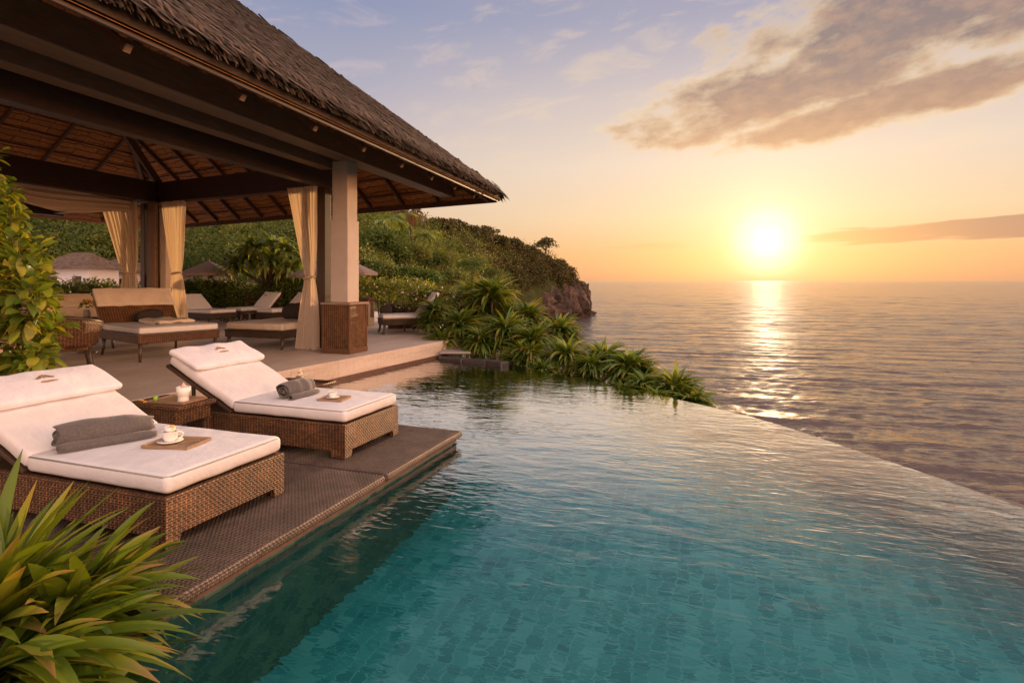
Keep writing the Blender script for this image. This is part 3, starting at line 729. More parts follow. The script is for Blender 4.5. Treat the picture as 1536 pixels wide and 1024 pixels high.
# hip cap
hd = (RA-cE).normalized(); hs = hd.cross(Vector((0, 0, 1))).normalized()
n = 4200; t = rng.random(n)*(RA-cE).length; w = rng.normal(0, .16, n)
hp = np.array(cE)+np.array([0, 0, .12])+np.array(hd)*t[:, None]+np.array(hs)*w[:, None]+np.array([0, 0, -.4])*np.abs(w)[:, None]
dd = -np.array(hd)*1.4+np.array([0, 0, -.05])+np.array(hs)*(w*2.2)[:, None]+rng.normal(0, .08, (n, 3)); dd /= np.linalg.norm(dd, axis=1)[:, None]
lv, lf = leaf_quads(hp+np.array([0, 0, .035]), dd, np.tile([0, 0, 1.], (n, 1)), rng.uniform(.22, .40, n), rng.uniform(.05, .09, n))
V, Fq = join(parts); V = V-np.array(PO)
np_mesh('thatch_layers', V, Fq, 'thatch', pav, smooth=False)
np_mesh('hip_cap', lv-np.array(PO), lf, 'thatch', pav, smooth=False)
# underside lining, real UVs per slope
def lining(name, quad):
    mb = MB(); mb.add([v+Vector((0, 0, -.13)) for v in quad], [tuple(range(len(quad)))])
    o = pbuild(mb, name, 'thatch_underside')
    a, b = Vector(quad[0]), Vector(quad[1]); ue = (b-a).normalized(); nn = (b-a).cross(Vector(quad[2])-a).normalized(); uh = nn.cross(ue)
    uvl = o.data.uv_layers[0]
    for l in o.data.loops:
        p = o.data.vertices[l.vertex_index].co+PO-a; uvl.data[l.index].uv = (p.dot(ue), p.dot(uh))
    return o
lining('roof_lining', (cE, cSE, RB, RA)); lining('roof_lining', (cNW, cE, RA)); lining('roof_lining', (cSW, cNW, RA, RB))
dzr = -.22
def rafters(a, b, ra, rb, n, t0=.03, t1=.97, w=.075, h=.12, skip=()):
    a, b, ra, rb = [Vector(v) for v in (a, b, ra, rb)]
    ue = (b-a).normalized(); nn = (b-a).cross(ra-a).normalized(); nn = nn if nn.z > 0 else -nn
    uh = nn.cross(ue).normalized(); uh = uh if uh.z > 0 else -uh
    Lb = (b-a).length; ua = (ra-a).dot(ue); ub = (rb-a).dot(ue); H = (ra-a).dot(uh)
    for i in range(n):
        u = Lb*(i+.5)/n
        if u < ua: v = H*u/ua
        elif u > ub: v = H*(Lb-u)/(Lb-ub)
        else: v = H
        p0 = a+ue*u+uh*.30; p1 = a+ue*u+uh*max(v-.05, .4)
        mb = MB(); mb.bar(p0+Vector((0, 0, dzr)), p1+Vector((0, 0, dzr)), w, h); pbuild(mb, 'rafter', 'rafter_wood')
    mb = MB()
    k = int(H/.62)
    for j in range(1, k):
        v = H*j/k; f = v/H; p0 = a+ue*(ua*f)+uh*v; p1 = a+ue*(Lb-(Lb-ub)*f)+uh*v
        mb.bar(p0+Vector((0, 0, -.165)), p1+Vector((0, 0, -.165)), .05, .035)
    pbuild(mb, 'batten', 'rafter_wood')
rafters(cE, cSE, RA, RB, 16); rafters(cNW, cE, RA, RA, 13); rafters(cSW, cNW, RB, RA, 14)
for a, b in ((cE, RA), (cNW, RA)):
    mb = MB(); mb.bar(a+(b-a)*.03+Vector((0, 0, -.30)), b+Vector((0, 0, -.30)), .13, .20); pbuild(mb, 'hip_rafter', 'rafter_wood')
mb = MB(); mb.bar(RA+Vector((0, 0, -.42)), RB+Vector((0, 0, -.42)), .18, .3); pbuild(mb, 'ridge_beam', 'rafter_wood')
# fascia boards and pale rafter tails
for nm, (i0, z, w, h) in (('fascia_board', (.10, 4.12, .05, .13)), ('eave_batten', (.06, 4.05, .045, .05))):
    mb = MB(); mb.bar(along(i0, -7, z), along(i0, 15.6, z), w, h); pbuild(mb, nm, 'dark_wood', bevel=.006)
mb = MB(); a = cE+Vector((-.1, -.1, -.12)); b = cNW+Vector((0, -.1, -.12)); mb.bar(a, b, .06, .12); pbuild(mb, 'fascia_board', 'rafter_wood')
for y in (-.8, .8, 2.45, 4.04, 5.6, 7.1, 8.5, 9.95, 11.4, 12.8, 14.2):
    mb = MB(); a = along(.27, y, 4.005); b = along(1.55, y, 4.93); mb.bar(a, b, .07, .085); pbuild(mb, 'rafter_tail', 'rafter_wood', bevel=.004)
    mb = MB(); d = (a-b).normalized(); mb.bar(a, a+d*.012, .072, .087); pbuild(mb, 'rafter_end', 'rafter_end', parent=pav)
# main beams
def beam(name, i0, i1, z0, z1, ya, yb, mat):
    mb = MB(); m = (i0+i1)/2; mb.bar(along(m, ya, (z0+z1)/2), along(m, yb, (z0+z1)/2), i1-i0, z1-z0); return pbuild(mb, name, mat, bevel=.012)
beam('outer_beam', 1.50, 1.92, 4.25, 4.66, -7, 15.85, 'beam_wood')
beam('inner_beam', 2.08, 2.36, 4.10, 4.50, -7, 10.25, 'beam_wood')
beam('post_beam', 2.66, 2.90, 3.86, 4.34, -7, 11.05, 'dark_wood')
c2 = Vector((-14.35, 11.6, 0)); p1 = Vector((-8.45, 10.95, 0))
mb = MB(); mb.bar((p1.x+.12, p1.y, 4.12), (c2.x, c2.y, 4.12), .24, .54); pbuild(mb, 'cross_beam', 'dark_wood', bevel=.012)
mb = MB(); mb.bar((p1.x-.1, p1.y-.14, 3.80), (c2.x, c2.y-.2, 3.80), .05, .05); pbuild(mb, 'curtain_rail', 'beam_wood', bevel=.008)
west = c2-PB3*20
mb = MB(); mb.bar((c2.x, c2.y, 4.121), (west.x, west.y, 4.121), .24, .54); pbuild(mb, 'side_beam', 'dark_wood', bevel=.012)
# tie beam on the far side eave line
mb = MB(); mb.bar((c2.x-6.0, c2.y+1.1, 4.13), (c2.x-.12, c2.y, 4.13), .2, .46); pbuild(mb, 'tie_beam', 'dark_wood', bevel=.012)
mb = MB(); w2 = Vector((-20.3, 12.9, 4.1)); mb.bar(w2, w2-PB3*18, .24, .5); pbuild(mb, 'side_beam', 'dark_wood', bevel=.012)
# inner struts seen against the lining
for (a, b) in (((-14.35, 11.6, 4.4), (-15.2, 8.6, 9.0)), ((-9.0, 10.9, 4.4), (-11.9, 10.4, 8.2))):
    mb = MB(); mb.bar(a, b, .12, .16); pbuild(mb, 'strut', 'rafter_wood')
# front column: wicker-clad base, cap, two-stage masonry shaft
rz = Matrix.Rotation(R(2), 3, 'Z')
cb = Vector((-7.48, 10.38, 0))
mb = MB()
mb.add([(cb.x+sx*(.335 if z < .5 else .32), cb.y+sy*(.31 if z < .5 else .30), z) for z in (TER+.001, 1.25) for sx, sy in ((-1, -1), (1, -1), (1, 1), (-1, 1))],
       [(3, 2, 1, 0), (4, 5, 6, 7), (0, 1, 5, 4), (1, 2, 6, 5), (2, 3, 7, 6), (3, 0, 4, 7)])
colb = pbuild(mb, 'column_base', 'wicker_gold', bevel=.01)
mb = MB(); 
for sx, sy in ((-1, -1), (1, -1), (1, 1), (-1, 1)): mb.box((cb.x+sx*.325, cb.y+sy*.302, .75), (.04, .04, 1.0))
mb.box((cb.x, cb.y, TER+.06), (.70, .65, .11)); pbuild(mb, 'base_trim', 'rafter_wood', bevel=.006, parent=pav)
mb = MB(); mb.box((cb.x, cb.y, 1.275), (.74, .68, .05)); pbuild(mb, 'column_cap', 'column_cap', bevel=.01)
mb = MB(); mb.box((cb.x, cb.y, 2.16), (.43, .40, 1.72)); pbuild(mb, 'column_shaft', 'stucco', bevel=.015)
mb = MB(); mb.box((cb.x, cb.y, 3.635), (.38, .35, 1.24)); pbuild(mb, 'column_shaft', 'stucco', bevel=.012)
def post(x, y, w, z1, mat='dark_wood', d=None, z0=TER):
    mb = MB(); mb.box((x, y, (z0+z1)/2), (w, d or w, z1-z0)); return pbuild(mb, 'post', mat, bevel=.01)
post(p1.x, p1.y, .22, 3.86); post(p1.x+.36, p1.y+.12, .16, 4.1)
# rear column cluster
post(c2.x, c2.y+.05, .46, 3.86, 'dark_wood'); post(c2.x+.1, c2.y-.24, .24, 3.86, 'beam_wood', .10); post(c2.x+.36, c2.y-.02, .20, 3.6, 'stucco', .30)
post(c2.x-.38, c2.y-.1, .16, 3.86, 'dark_wood')
mb = MB(); mb.box((c2.x+.02, c2.y, TER+.45), (.84, .72, .9)); pbuild(mb, 'column_base', 'dark_wood', bevel=.01)
# other posts that carry the roof
for q in (along(1.75, -5.5, 0), Vector((-20.1, 7.5, 0)), Vector((west.x, west.y+3, 0))):
    post(q.x, q.y, .3, 4.1)

# ---- curtains
def curtain(name, label, c, z0, z1, wt, wm, wb, zt, dx=(0, 0, 0), dirv=(1, 0), nf=9, seed=0, amp=.05, group='tied cream curtains of the pavilion'):
    """gathered drape: widths at top/tie/bottom, dx sideways centre offsets"""
    o0 = Vector(c); mb = MB(); dv = Vector((*dirv, 0)).normalized(); nv = Vector((-dv.y, dv.x, 0))
    def fn(u, v):
        z = z0+(z1-z0)*v; tt = (zt-z0)/(z1-z0)
        if v > tt: s = ((v-tt)/(1-tt)); f = s**.75; w = wm+(wt-wm)*f; cx = dx[1]+(dx[2]-dx[1])*(s**1.15)
        else: s = 1-v/tt; f = s**.55; w = wm+(wb-wm)*f; cx = dx[1]+(dx[0]-dx[1])*s
        x = (u-.5)*w+cx
        a = amp*(.45+.55*min(1, abs(v-tt)*3+.1))
        ph = u*nf*2*math.pi+seed
        d = math.sin(ph+.5*math.sin(v*5+seed))*a+math.sin(ph*2.1+v*2)*a*.35+mnoise.noise(Vector((u*6, v*3, seed)))*a*.8
        x += math.cos(ph)*a*.25
        p = dv*x+nv*d; p.z = z-o0.z+(math.sin(ph*.5)*.015 if v < .05 else 0)
        return p
    mb.grid(fn, nf*12, 40)
    root = empty(name, o0, 0, label, 'curtain', group)
    mb.build('drape', 'curtain', root, smooth=True)
    t = MB(); zc = zt-o0.z; k = 20; ring = []
    pts = [dv*(math.cos(a)*(wm*.5+.02)+dx[1])+nv*(math.sin(a)*(amp*1.1+.01))+Vector((0, 0, zc+.02*math.cos(a))) for a in np.linspace(0, 2*math.pi, k)]
    t.tube(pts, .026, 6, False); t.build('tieback', 'curtain', root, smooth=True)
    return root
cdir = (c2.x-p1.x, c2.y-p1.y)
curtain('curtain', 'pale curtain tied beside the wicker-based column, its hem on the terrace', (-8.52, 10.42, TER), TER+.02, 3.80, .84, .20, .62, 1.82, (.02, .12, -.12), (1, -.1), 9, 1.)
curtain('curtain', 'amber backlit curtain tied on the right of the rear dark post', (-13.35, 11.25, TER), TER+.02, 3.82, .86, .28, .76, 1.95, (.25, .08, -.02), (1, -.1), 9, 4.)
curtain('curtain', 'dull cream curtain tied on the left of the rear dark post', (-14.75, 10.95, TER), TER+.02, 3.84, 1.08, .34, .52, 1.95, (.12, .12, -.22), (.9, .2), 8, 7.)
# gathered valance along the side beam
mb = MB(); q0 = Vector((-14.62, 10.9, 3.86)); q1 = q0-PB3*8.5
def fv(u, v):
    p = q0.lerp(q1, u); sag = .20*math.sin(u*math.pi*2.5)**2*(1-v)+.06*mnoise.noise(Vector((u*8, 0, 2)))
    p.z += -(1-v)*(.34+sag)+.03*math.sin(v*18+u*7); p.x += .09*math.sin(v*19+u*6+2*mnoise.noise(Vector((u*5, v*2, 1))))+.05; return p
mb.grid(fv, 60, 24)
o = mb.build('curtain_valance', 'curtain', smooth=True); tag(o, 'gathered cream cloth swag hanging along the left side beam under the roof', 'curtain')
# ================================================================== LOUNGERS AND THINGS ON THE DECK
def wicker_base(mb, x0, x1, y0, y1, z0, z1, th=.05, leg=.11):
    """four woven sides with a shallow raised apron between block feet"""
    def side(ax, p, a, b):
        pts = [(a, z0), (a+leg, z0), (a+leg*1.12, z0+.065), (b-leg*1.12, z0+.065), (b-leg, z0), (b, z0), (b, z1), (a, z1)]
        for (q, s) in ((p, 1), ):
            lo = [(q-th/2, u, z) if ax == 0 else (u, q-th/2, z) for u, z in pts]
            hi = [(q+th/2, u, z) if ax == 0 else (u, q+th/2, z) for u, z in pts]
            n = len(pts)
            mb.add(lo+hi, [tuple(reversed(range(n))) if ax == 0 else tuple(range(n)), tuple(range(n, 2*n)) if ax == 0 else tuple(reversed(range(n, 2*n)))]+
                   [(i, (i+1) % n, n+(i+1) % n, n+i) if ax == 0 else (i, n+i, n+(i+1) % n, (i+1) % n) for i in range(n)])
    side(0, x1-th/2, y0, y1); side(0, x0+th/2, y0, y1); side(1, y0+th/2, x0+th+.001, x1-th-.001); side(1, y1-th/2, x0+th+.001, x1-th-.001)
def lounger(name, label, loc, rz, W=1.09, Lf=1.42, Lb=1.03, ang=26, fz=.34, ct=.125, style='block', flap=True, group=None, base_len=2.05,
            fab='cotton', pillow='cotton_cool', wick='wicker', emblem=False, shell=None):
    """+X is the foot end; origin at the middle of the foot end on the floor"""
    r = empty(name, loc, rz, label, 'sun lounger', group)
    w = W/2
    if style == 'block':
        mb = MB(); wicker_base(mb, -base_len, 0, -w, w, .012, fz); mb.build('wicker_frame', wick, r, bevel=.006)
        mb = MB(); mb.box((-base_len/2, 0, fz-.02), (base_len-.12, W-.12, .03)); mb.build('slat_base', 'dark_wood', r)
        for sx in (-.055, -base_len+.055):
            for sy in (-1, 1):
                mb = MB(); mb.box((sx, sy*(w-.055), .006), (.10, .10, .012)); mb.build('foot', 'dark_wood', r)
    else:
        lh = fz-.17
        mb = MB(); mb.box((-base_len/2, 0, fz-.085), (base_len, W, .15)); mb.build('wicker_frame', wick, r, bevel=.012)
        mb = MB(); mb.box((-base_len/2, 0, fz), (base_len+.03, W+.03, .024)); mb.build('rim', 'lounge_leg', r, bevel=.006)
        for sx, fl in ((-.07, .05), (-base_len+.07, -.05)):
            for sy in (-1, 1):
                mb = MB(); mb.tube([(sx, sy*(w-.06), lh+.06), (sx+fl*.2, sy*(w-.055), lh*.5), (sx+fl, sy*(w-.04), 0.0)], [.042, .032, .024], 8)
                mb.build('leg', 'lounge_leg', r, smooth=True)
    # cushions
    mb = MB(); mb.cushion((Lf, W-.03, ct), (-Lf/2-.005, 0, fz+ct/2+.014), r=.045, n=(18, 14, 1), crown=.012, wr=.005, seed=W*7)
    mt = mb.build('seat_cushion', fab, r, smooth=True, weld=True)
    mb = MB(); hy = (W-.03)/2; hx0, hx1 = -Lf+.03, -.008
    zz = fz+ct+.0135; 
    mb.tube([(hx0, -hy+.010, zz-.012), (hx1-.05, -hy+.010, zz-.012), (hx1-.024, -hy+.024, zz-.012), (hx1-.008, -hy+.05, zz-.012), (hx1-.008, hy-.05, zz-.012), (hx1-.05, hy-.010, zz-.012), (hx0, hy-.010, zz-.012)], .0055, 6)
    mb.build('piping', 'piping_cord', mt, smooth=True)
    a = R(ang); rot = Matrix.Rotation(a, 3, 'Y')  # rotates -X upward
    d = rot @ Vector((-1, 0, 0)); up = rot @ Vector((0, 0, 1)); h0 = Vector((-Lf-.01, 0, fz+.02))
    c = h0+d*(Lb/2)+up*(ct/2+.012)
    mb = MB(); mb.cushion((Lb, W-.03, ct*.95), c, r=.045, rot=rot, n=(12, 14, 1), crown=.012, wr=.012, seed=W*3+1)
    if not shell: mb.build('back_cushion', fab, r, smooth=True, weld=True)
    mb = MB(); mb.box(h0+d*(Lb/2)-up*.01, (Lb, W-.02, .035 if not shell else .09), rot); mb.build('back_panel', shell or ('dark_wood' if style == 'block' else wick), r, bevel=.006)
    for sy in (-1, 1):
        mb = MB(); mb.bar(h0+d*Lb*.72+Vector((0, sy*(w-.14), -.02)), (-Lf-.42-Lb*.25, sy*(w-.14), max(fz-.03, .1)), .03, .03)
        mb.build('prop', 'dark_wood', r)
    if flap:
        pc = h0+d*(Lb-.20)+up*(ct+.045 if not shell else .075)
        mb = MB(); mb.cushion((.46, W+.01, .07), pc, r=.034, rot=rot @ Matrix.Rotation(R(-3), 3, 'Y'), n=(10, 16, 1), crown=.03, wr=.014, seed=W*9+3)
        pl = mb.build('pillow', pillow, r, smooth=True, weld=True)
        if emblem:
            pr = rot @ Matrix.Rotation(R(-3), 3, 'Y'); e = MB()
            for k in range(5):
                t = R(-60+k*30); cc = Vector((math.cos(t)*-.040, math.sin(t)*.055, 0))
                vs = [pc+pr @ (Vector((cc.x+.028*math.cos(q)*math.cos(t)-.012*math.sin(q)*math.sin(t), cc.y+.028*math.cos(q)*math.sin(t)+.012*math.sin(q)*math.cos(t), .076))) for q in np.linspace(0, 2*math.pi, 12, endpoint=False)]
                e.add(vs, [tuple(range(12))])
            vs = [pc+pr @ Vector((.050+.010*math.cos(q), .07*math.sin(q), .076)) for q in np.linspace(0, 2*math.pi, 14, endpoint=False)]; e.add(vs, [tuple(range(14))])
            e.build('emblem', 'emblem_thread', pl, solid=.002)
    return r
lounger('sun_lounger', 'nearest white double lounger on dark wicker base with a long grey towel roll on it', (-3.37, 3.315, 0), 0, 1.09, 1.40, 1.0, 25, emblem=True)
lounger('sun_lounger', 'second white lounger at the deck edge with a short rolled grey towel on it', (-3.44, 5.275, 0), 0, 1.0, 1.43, 1.03, 26, emblem=True)

def towel(label, a, b, r, seed):
    a, b = Vector(a), Vector(b); c = (a+b)/2; root_loc = Vector((c.x, c.y, a.z))
    d = (b-a).normalized(); s = Vector((0, 0, 1)).cross(d).normalized(); Lt = (b-a).length
    mb = MB(); K = 70; turns = 2.6
    prof = []
    for i in range(K+1):
        t = i/K; th = t*turns*2*math.pi; rr = r*(.16+.84*t)
        prof.append((math.cos(th)*rr*1.04, math.sin(th)*rr*.90))
    # tail lies on the mattress
    def fn(u, v):
        i = min(int(u*K), K); x, z = prof[i]; t = v
        sq = 1+.14*mnoise.noise(Vector((t*4, i*.08, seed)))-.22*abs(2*t-1)**4-(.25*max(0, t-.7)/.3 if seed == 2. else 0)
        wob = .018*mnoise.noise(Vector((t*4, seed, i*.05)))
        end = (.035*mnoise.noise(Vector((i*.15, seed, 0)))+.012*math.sin(i*.55))*(1 if t > .5 else -1)*(abs(2*t-1)**6)
        p = a.lerp(b, t)+d*end+s*(x*sq+wob)+Vector((0, 0, z*sq+r*.80)); 
        if p.z < a.z+.001: p.z = a.z+.001
        return p-root_loc
    mb.grid(fn, K, 26)
    # folded edge bulging underneath on one side
    def fn2(u, v):
        th = u*2*math.pi; t = v; e = 1-.3*abs(2*t-1)**4
        p = a.lerp(b, t)+s*(-r*.95+math.cos(th)*r*.42*e)+Vector((0, 0, r*.30+math.sin(th)*r*.29*e)); return p-root_loc
    mb.grid(fn2, 16, 14)
    o = mb.build('towel_roll', 'towel', smooth=True, solid=.006); o.location = root_loc
    return tag(o, label, 'towel')
zt = .34+.125+.016
towel('long charcoal grey towel roll on the nearest white lounger', (-4.68, 2.93, zt), (-4.40, 3.50, zt), .128, 2.)
towel('short rolled grey towel with spiral end on the second lounger', (-4.38, 4.98, zt), (-4.36, 5.40, zt), .118, 8.)

def tray(label, c, rz, w, l, z):
    r = empty('serving_tray', (c[0], c[1], z), rz, label, 'tray')
    mb = MB(); mb.box((0, 0, .008), (l, w, .010)); mb.build('tray_bottom', 'tray_wood', r, bevel=.002)
    mb = MB()
    def rim(u, v):
        k = int(round(u*4)) % 4; cs = ((-1, -1), (1, -1), (1, 1), (-1, 1))[k]; o = (0, .008, .014, .010)[int(round(v*3))]; z_ = (.010, .012, .024, .004)[int(round(v*3))]
        return Vector((cs[0]*(l/2+o-.004), cs[1]*(w/2+o-.004), z_))
    mb.grid(rim, 4, 3); mb.build('tray_rim', 'tray_wood', r, solid=.003)
    return r
def cup(name, label, c, z, s=1., prof=None, content='coffee', saucer=True, handle=True, rz=0):
    r = empty(name, (c[0], c[1], z), rz, label, 'cup')
    if saucer:
        mb = MB(); mb.lathe([(.0, .004), (.03*s, .004), (.062*s, .013), (.064*s, .016), (.03*s, .008), (0, .008)], 28); mb.build('saucer', 'porcelain', r, smooth=True)
    z0 = .009 if saucer else .0
    prof = prof or [(0, 0), (.02, 0), (.024, .004), (.036, .022), (.041, .052), (.043, .056), (.040, .055), (.034, .024), (.02, .010), (0, .008)]
    mb = MB(); mb.lathe([(a*s, z0+b*s) for a, b in prof], 28); mb.build('cup_body', 'porcelain', r, smooth=True)
    rt = max(a for a, b in prof); hz = max(b for a, b in prof)
    mb = MB(); mb.lathe([(0, z0+hz*s*.86), (rt*s*.93, z0+hz*s*.86)], 24); mb.build('drink', content, r, smooth=True)
    if handle:
        mb = MB(); pts = [Vector((rt*s*.93+math.sin(t)*.022*s, 0, z0+hz*s*.5+math.cos(t)*.018*s)) for t in np.linspace(0, math.pi, 9)]
        mb.tube(pts, .004*s, 6); mb.build('handle', 'porcelain', r, smooth=True)
    return r
tray('wooden tray under the white coffee cup on the nearest lounger', (-3.94, 3.34), R(12), .26, .36, zt+.008)
cup('coffee_cup', 'white bowl-shaped coffee cup with saucer on the tray of the nearest lounger', (-4.00, 3.33), zt+.021, 1.45, rz=R(60))
r = cup('sugar_bowl', 'small white ribbed bowl stacked on the cup of the nearest lounger tray', (-4.00, 3.33), zt+.021+.009+.066, 1.15, [(0, 0), (.018, 0), (.026, .006), (.036, .040), (.034, .040), (.02, .012), (0, .010)], 'cotton', False, False)
r['category'] = 'bowl'
mb = MB(); mb.lathe([(0, 0), (.018, .0), (.020, .004), (.016, .008), (0, .008)], 14); o = mb.build('orange_slice', 'orange_slice', smooth=True); o.location = (-3.975, 3.325, zt+.142); o.rotation_euler = (R(35), R(20), 0)
tag(o, 'tiny orange fruit slice on top of the stacked white bowl', 'fruit')
mb = MB(); mb.tube([(0, -.07, .004), (0, .04, .005)], [.003, .004], 6); mb.cushion((.03, .04, .008), (0, .06, .005), r=.003, n=(4, 4, 1), crown=0, wr=0)
o = mb.build('teaspoon', 'tray_wood', smooth=True); o.location = (-3.86, 3.37, zt+.022); o.rotation_euler = (0, 0, R(-30)); tag(o, 'small spoon lying on the wooden tray of the nearest lounger', 'spoon')
tray('small wooden tray under the white cup on the second lounger', (-3.86, 5.17), R(8), .20, .26, zt+.006)
cup('coffee_cup', 'white handled teacup with saucer on the tray of the second lounger', (-3.88, 5.17), zt+.019, 1.15, rz=R(150))

def side_table(label, x0, x1, y0, y1, h, loc):
    r = empty('side_table', loc, 0, label, 'side table')
    cx, cy = (x0+x1)/2, (y0+y1)/2; lx, ly = x1-x0, y1-y0
    mb = MB(); mb.box((0, 0, h-.02), (lx, ly, .04)); mb.build('table_top', 'wicker', r, bevel=.008)
    mb = MB(); mb.box((0, 0, h-.115), (lx-.10, ly-.05, .148)); mb.build('apron', 'wicker', r, bevel=.008)
    for sx in (-1, 1):
        for sy in (-1, 1):
            mb = MB(); mb.bar((sx*(lx/2-.075), sy*(ly/2-.05), h-.18), (sx*(lx/2-.06), sy*(ly/2-.045), 0), .075, .075, .06, .06); mb.build('leg', 'wicker', r, bevel=.006)
    mb = MB(); mb.box((0, 0, .16), (lx-.16, .03, .03)); mb.build('stretcher', 'wicker', r)
    return r
side_table('brown wicker side table standing between the two white loungers', -5.75, -5.03, 4.27, 4.74, .50, (-5.39, 4.505, 0))
tz = .501
cup('candle_cup', 'tall white footed cup holding a candle on the wicker side table', (-5.22, 4.50), tz, 1.0, [(0, 0), (.052, 0), (.055, .01), (.05, .055), (.052, .062), (.062, .070), (.070, .155), (.066, .155), (.056, .08), (0, .07)], 'candle_wax', False, False)
mb = MB(); mb.lathe([(0, 0), (.022, .004), (.026, .02), (.012, .045), (0, .06)], 14); o = mb.build('folded_napkin', 'flower_pink', smooth=True); o.location = (-5.22, 4.50, tz+.14); tag(o, 'small peach blossom sitting in the tall white cup', 'flower')
tray('flat dark tray on the side table beneath the tall white cup', (-5.30, 4.50), R(5), .30, .42, tz)
mb = MB(); mb.lathe([(0, 0), (.018, 0), (.025, .05), (.023, .05), (.017, .006), (0, .006)], 14); o = mb.build('green_glass', 'lime', smooth=True); o.location = (-5.45, 4.37, tz+.014); tag(o, 'small bright green glass on the wicker side table', 'glass')
for k, (x, y, lb) in enumerate(((-5.66, 4.38, 'orange petal near the left edge of the side table'), (-5.55, 4.34, 'orange petal beside the green glass on the side table'))):
    mb = MB(); mb.cushion((.05, .03, .012), (0, 0, .006), r=.005, n=(4, 4, 1), crown=.006, wr=.004, seed=k); o = mb.build('petal', 'flower_orange', smooth=True); o.location = (x, y, tz); o.rotation_euler = (0, 0, k*1.1); tag(o, lb, 'petal')
# tapered basket table behind the second lounger
r = empty('basket_table', (-5.17, 6.22, 0), 0, 'low tapered wicker basket table behind the second lounger, by the water', 'side table')
mb = MB(); h = .40
mb.add([(sx*(.24+.14*(z > .2)), sy*(.15+.06*(z > .2)), z) for z in (.001, h) for sx, sy in ((-1, -1), (1, -1), (1, 1), (-1, 1))], [(3, 2, 1, 0), (4, 5, 6, 7), (0, 1, 5, 4), (1, 2, 6, 5), (2, 3, 7, 6), (3, 0, 4, 7)])
mb.build('basket_body', 'wicker_gold', r, bevel=.01)
mb = MB()
mb.tube([(-.38, -.21, h+.012), (.38, -.21, h+.012), (.38, .21, h+.012), (-.38, .21, h+.012), (-.38, -.21, h+.012)], .018, 8); mb.build('basket_rim', 'wicker', r, smooth=True)
r = empty('candle_jar', (-5.13, 6.16, h+.002), 0, 'grey jar with cream candle swirl on the basket table', 'candle')
mb = MB(); mb.lathe([(0, 0), (.055, 0), (.06, .02), (.06, .10), (.055, .10), (.05, .02), (0, .015)], 20); mb.build('jar', 'pot_grey', r, smooth=True)
mb = MB(); pts = [Vector((math.cos(t*2.2)*.035*(1-t/7), math.sin(t*2.2)*.035*(1-t/7), .09+t*.017)) for t in np.linspace(0, 6, 26)]; mb.tube(pts, .016, 7); mb.build('wax', 'candle_wax', r, smooth=True)

# ---- terrace furniture
T0 = TER+.0005
lounger('daybed', 'wide cream daybed on curved legs inside the pavilion, golden wicker back', (-9.86, 8.45, T0), R(-17), 1.50, 1.80, .92, 56, .50, .13, 'legs', True, base_len=1.9, fab='cotton', pillow='cotton_cream', wick='wicker', shell='wicker_gold')['category'] = 'daybed'
lounger('daybed', 'broad low cream daybed just behind the tied curtain of the front column', (-9.75, 10.18, T0), R(-90), 1.62, 2.35, .62, 55, .40, .16, 'legs', False, base_len=2.3, fab='cotton_cream', pillow='cotton_cream', wick='wicker_grey')['category'] = 'daybed'
lounger('sun_lounger', 'shaded single lounger between the tub chair and the wide daybed', (-12.75, 9.62, T0), R(4), .95, 1.35, .85, 42, .46, .12, 'legs', True, base_len=1.6, fab='cotton_cream', pillow='cotton_cream')
def bolster(label, loc, size, mat='dark_fabric', rz=0, tilt=30, crown=.05):
    mb = MB(); mb.cushion(size, (0, 0, size[2]/2), r=min(size)*.42, n=(8, 8, 1), crown=crown, wr=.05, seed=loc[0]*3)
    o = mb.build('throw_pillow', mat, smooth=True, weld=True); o.location = loc; o.rotation_euler = (R(tilt), 0, rz); return tag(o, label, 'pillow')
bolster('dark slumped cushion on the broad daybed behind the curtain', (-9.35, 11.15, T0+.66), (.62, .40, .28), tilt=20)
bolster('pale folded cushion propped behind the dark one on the broad daybed', (-9.05, 11.75, T0+.62), (.6, .4, .34), 'cotton', R(-12), 35)
bolster('small dark round cushion against the golden wicker back of the wide daybed', (-11.35, 8.95, T0+.65), (.5, .30, .2), tilt=0, rz=R(70))
bolster('crumpled cream blanket lying on the wide daybed', (-10.6, 8.75, T0+.655), (.9, .7, .07), 'cotton_cream', R(-15), 0, .02)

def tub_chair(label, loc, rz):
    r = empty('wicker_armchair', loc, rz, label, 'armchair')
    mb = MB()
    def fn(u, v):
        t = (u-.5)*2*R(105); rr = .33+.10*v; z = .34+v*(.42-.14*abs(u-.5)*2)
        return Vector((-math.cos(t)*rr*1.0, math.sin(t)*rr, z))
    mb.grid(fn, 28, 8); mb.build('backrest', 'wicker', r, smooth=True, solid=.035)
    mb = MB(); pts = [fn(u, 1.0)+Vector((0, 0, .01)) for u in np.linspace(0, 1, 30)]; mb.tube(pts, .024, 8); mb.build('arm_rail', 'lounge_leg', r, smooth=True)
    mb = MB(); mb.box((0.02, 0, .33), (.58, .60, .11)); mb.build('seat', 'wicker', r, bevel=.02)
    mb = MB(); mb.cushion((.52, .54, .09), (.02, 0, .43), r=.035, n=(6, 6, 1)); mb.build('seat_cushion', 'cotton_cream', r, smooth=True, weld=True)
    for sx in (-1, 1):
        for sy in (-1, 1):
            mb = MB(); mb.tube([(sx*.26+(.02 if sx > 0 else 0), sy*.27, .72 if sx > 0 else .36), (sx*.24, sy*.265, .34), (sx*.27, sy*.28, .16), (sx*.34, sy*.31, 0)], [.026, .03, .026, .022], 8); mb.build('leg', 'lounge_leg', r, smooth=True)
    r.scale = (1.22, 1.22, 1.18)
    return r
tub_chair('dark wicker tub chair with curved legs beside the leafy shrub', (-10.55, 6.75, T0), R(150))
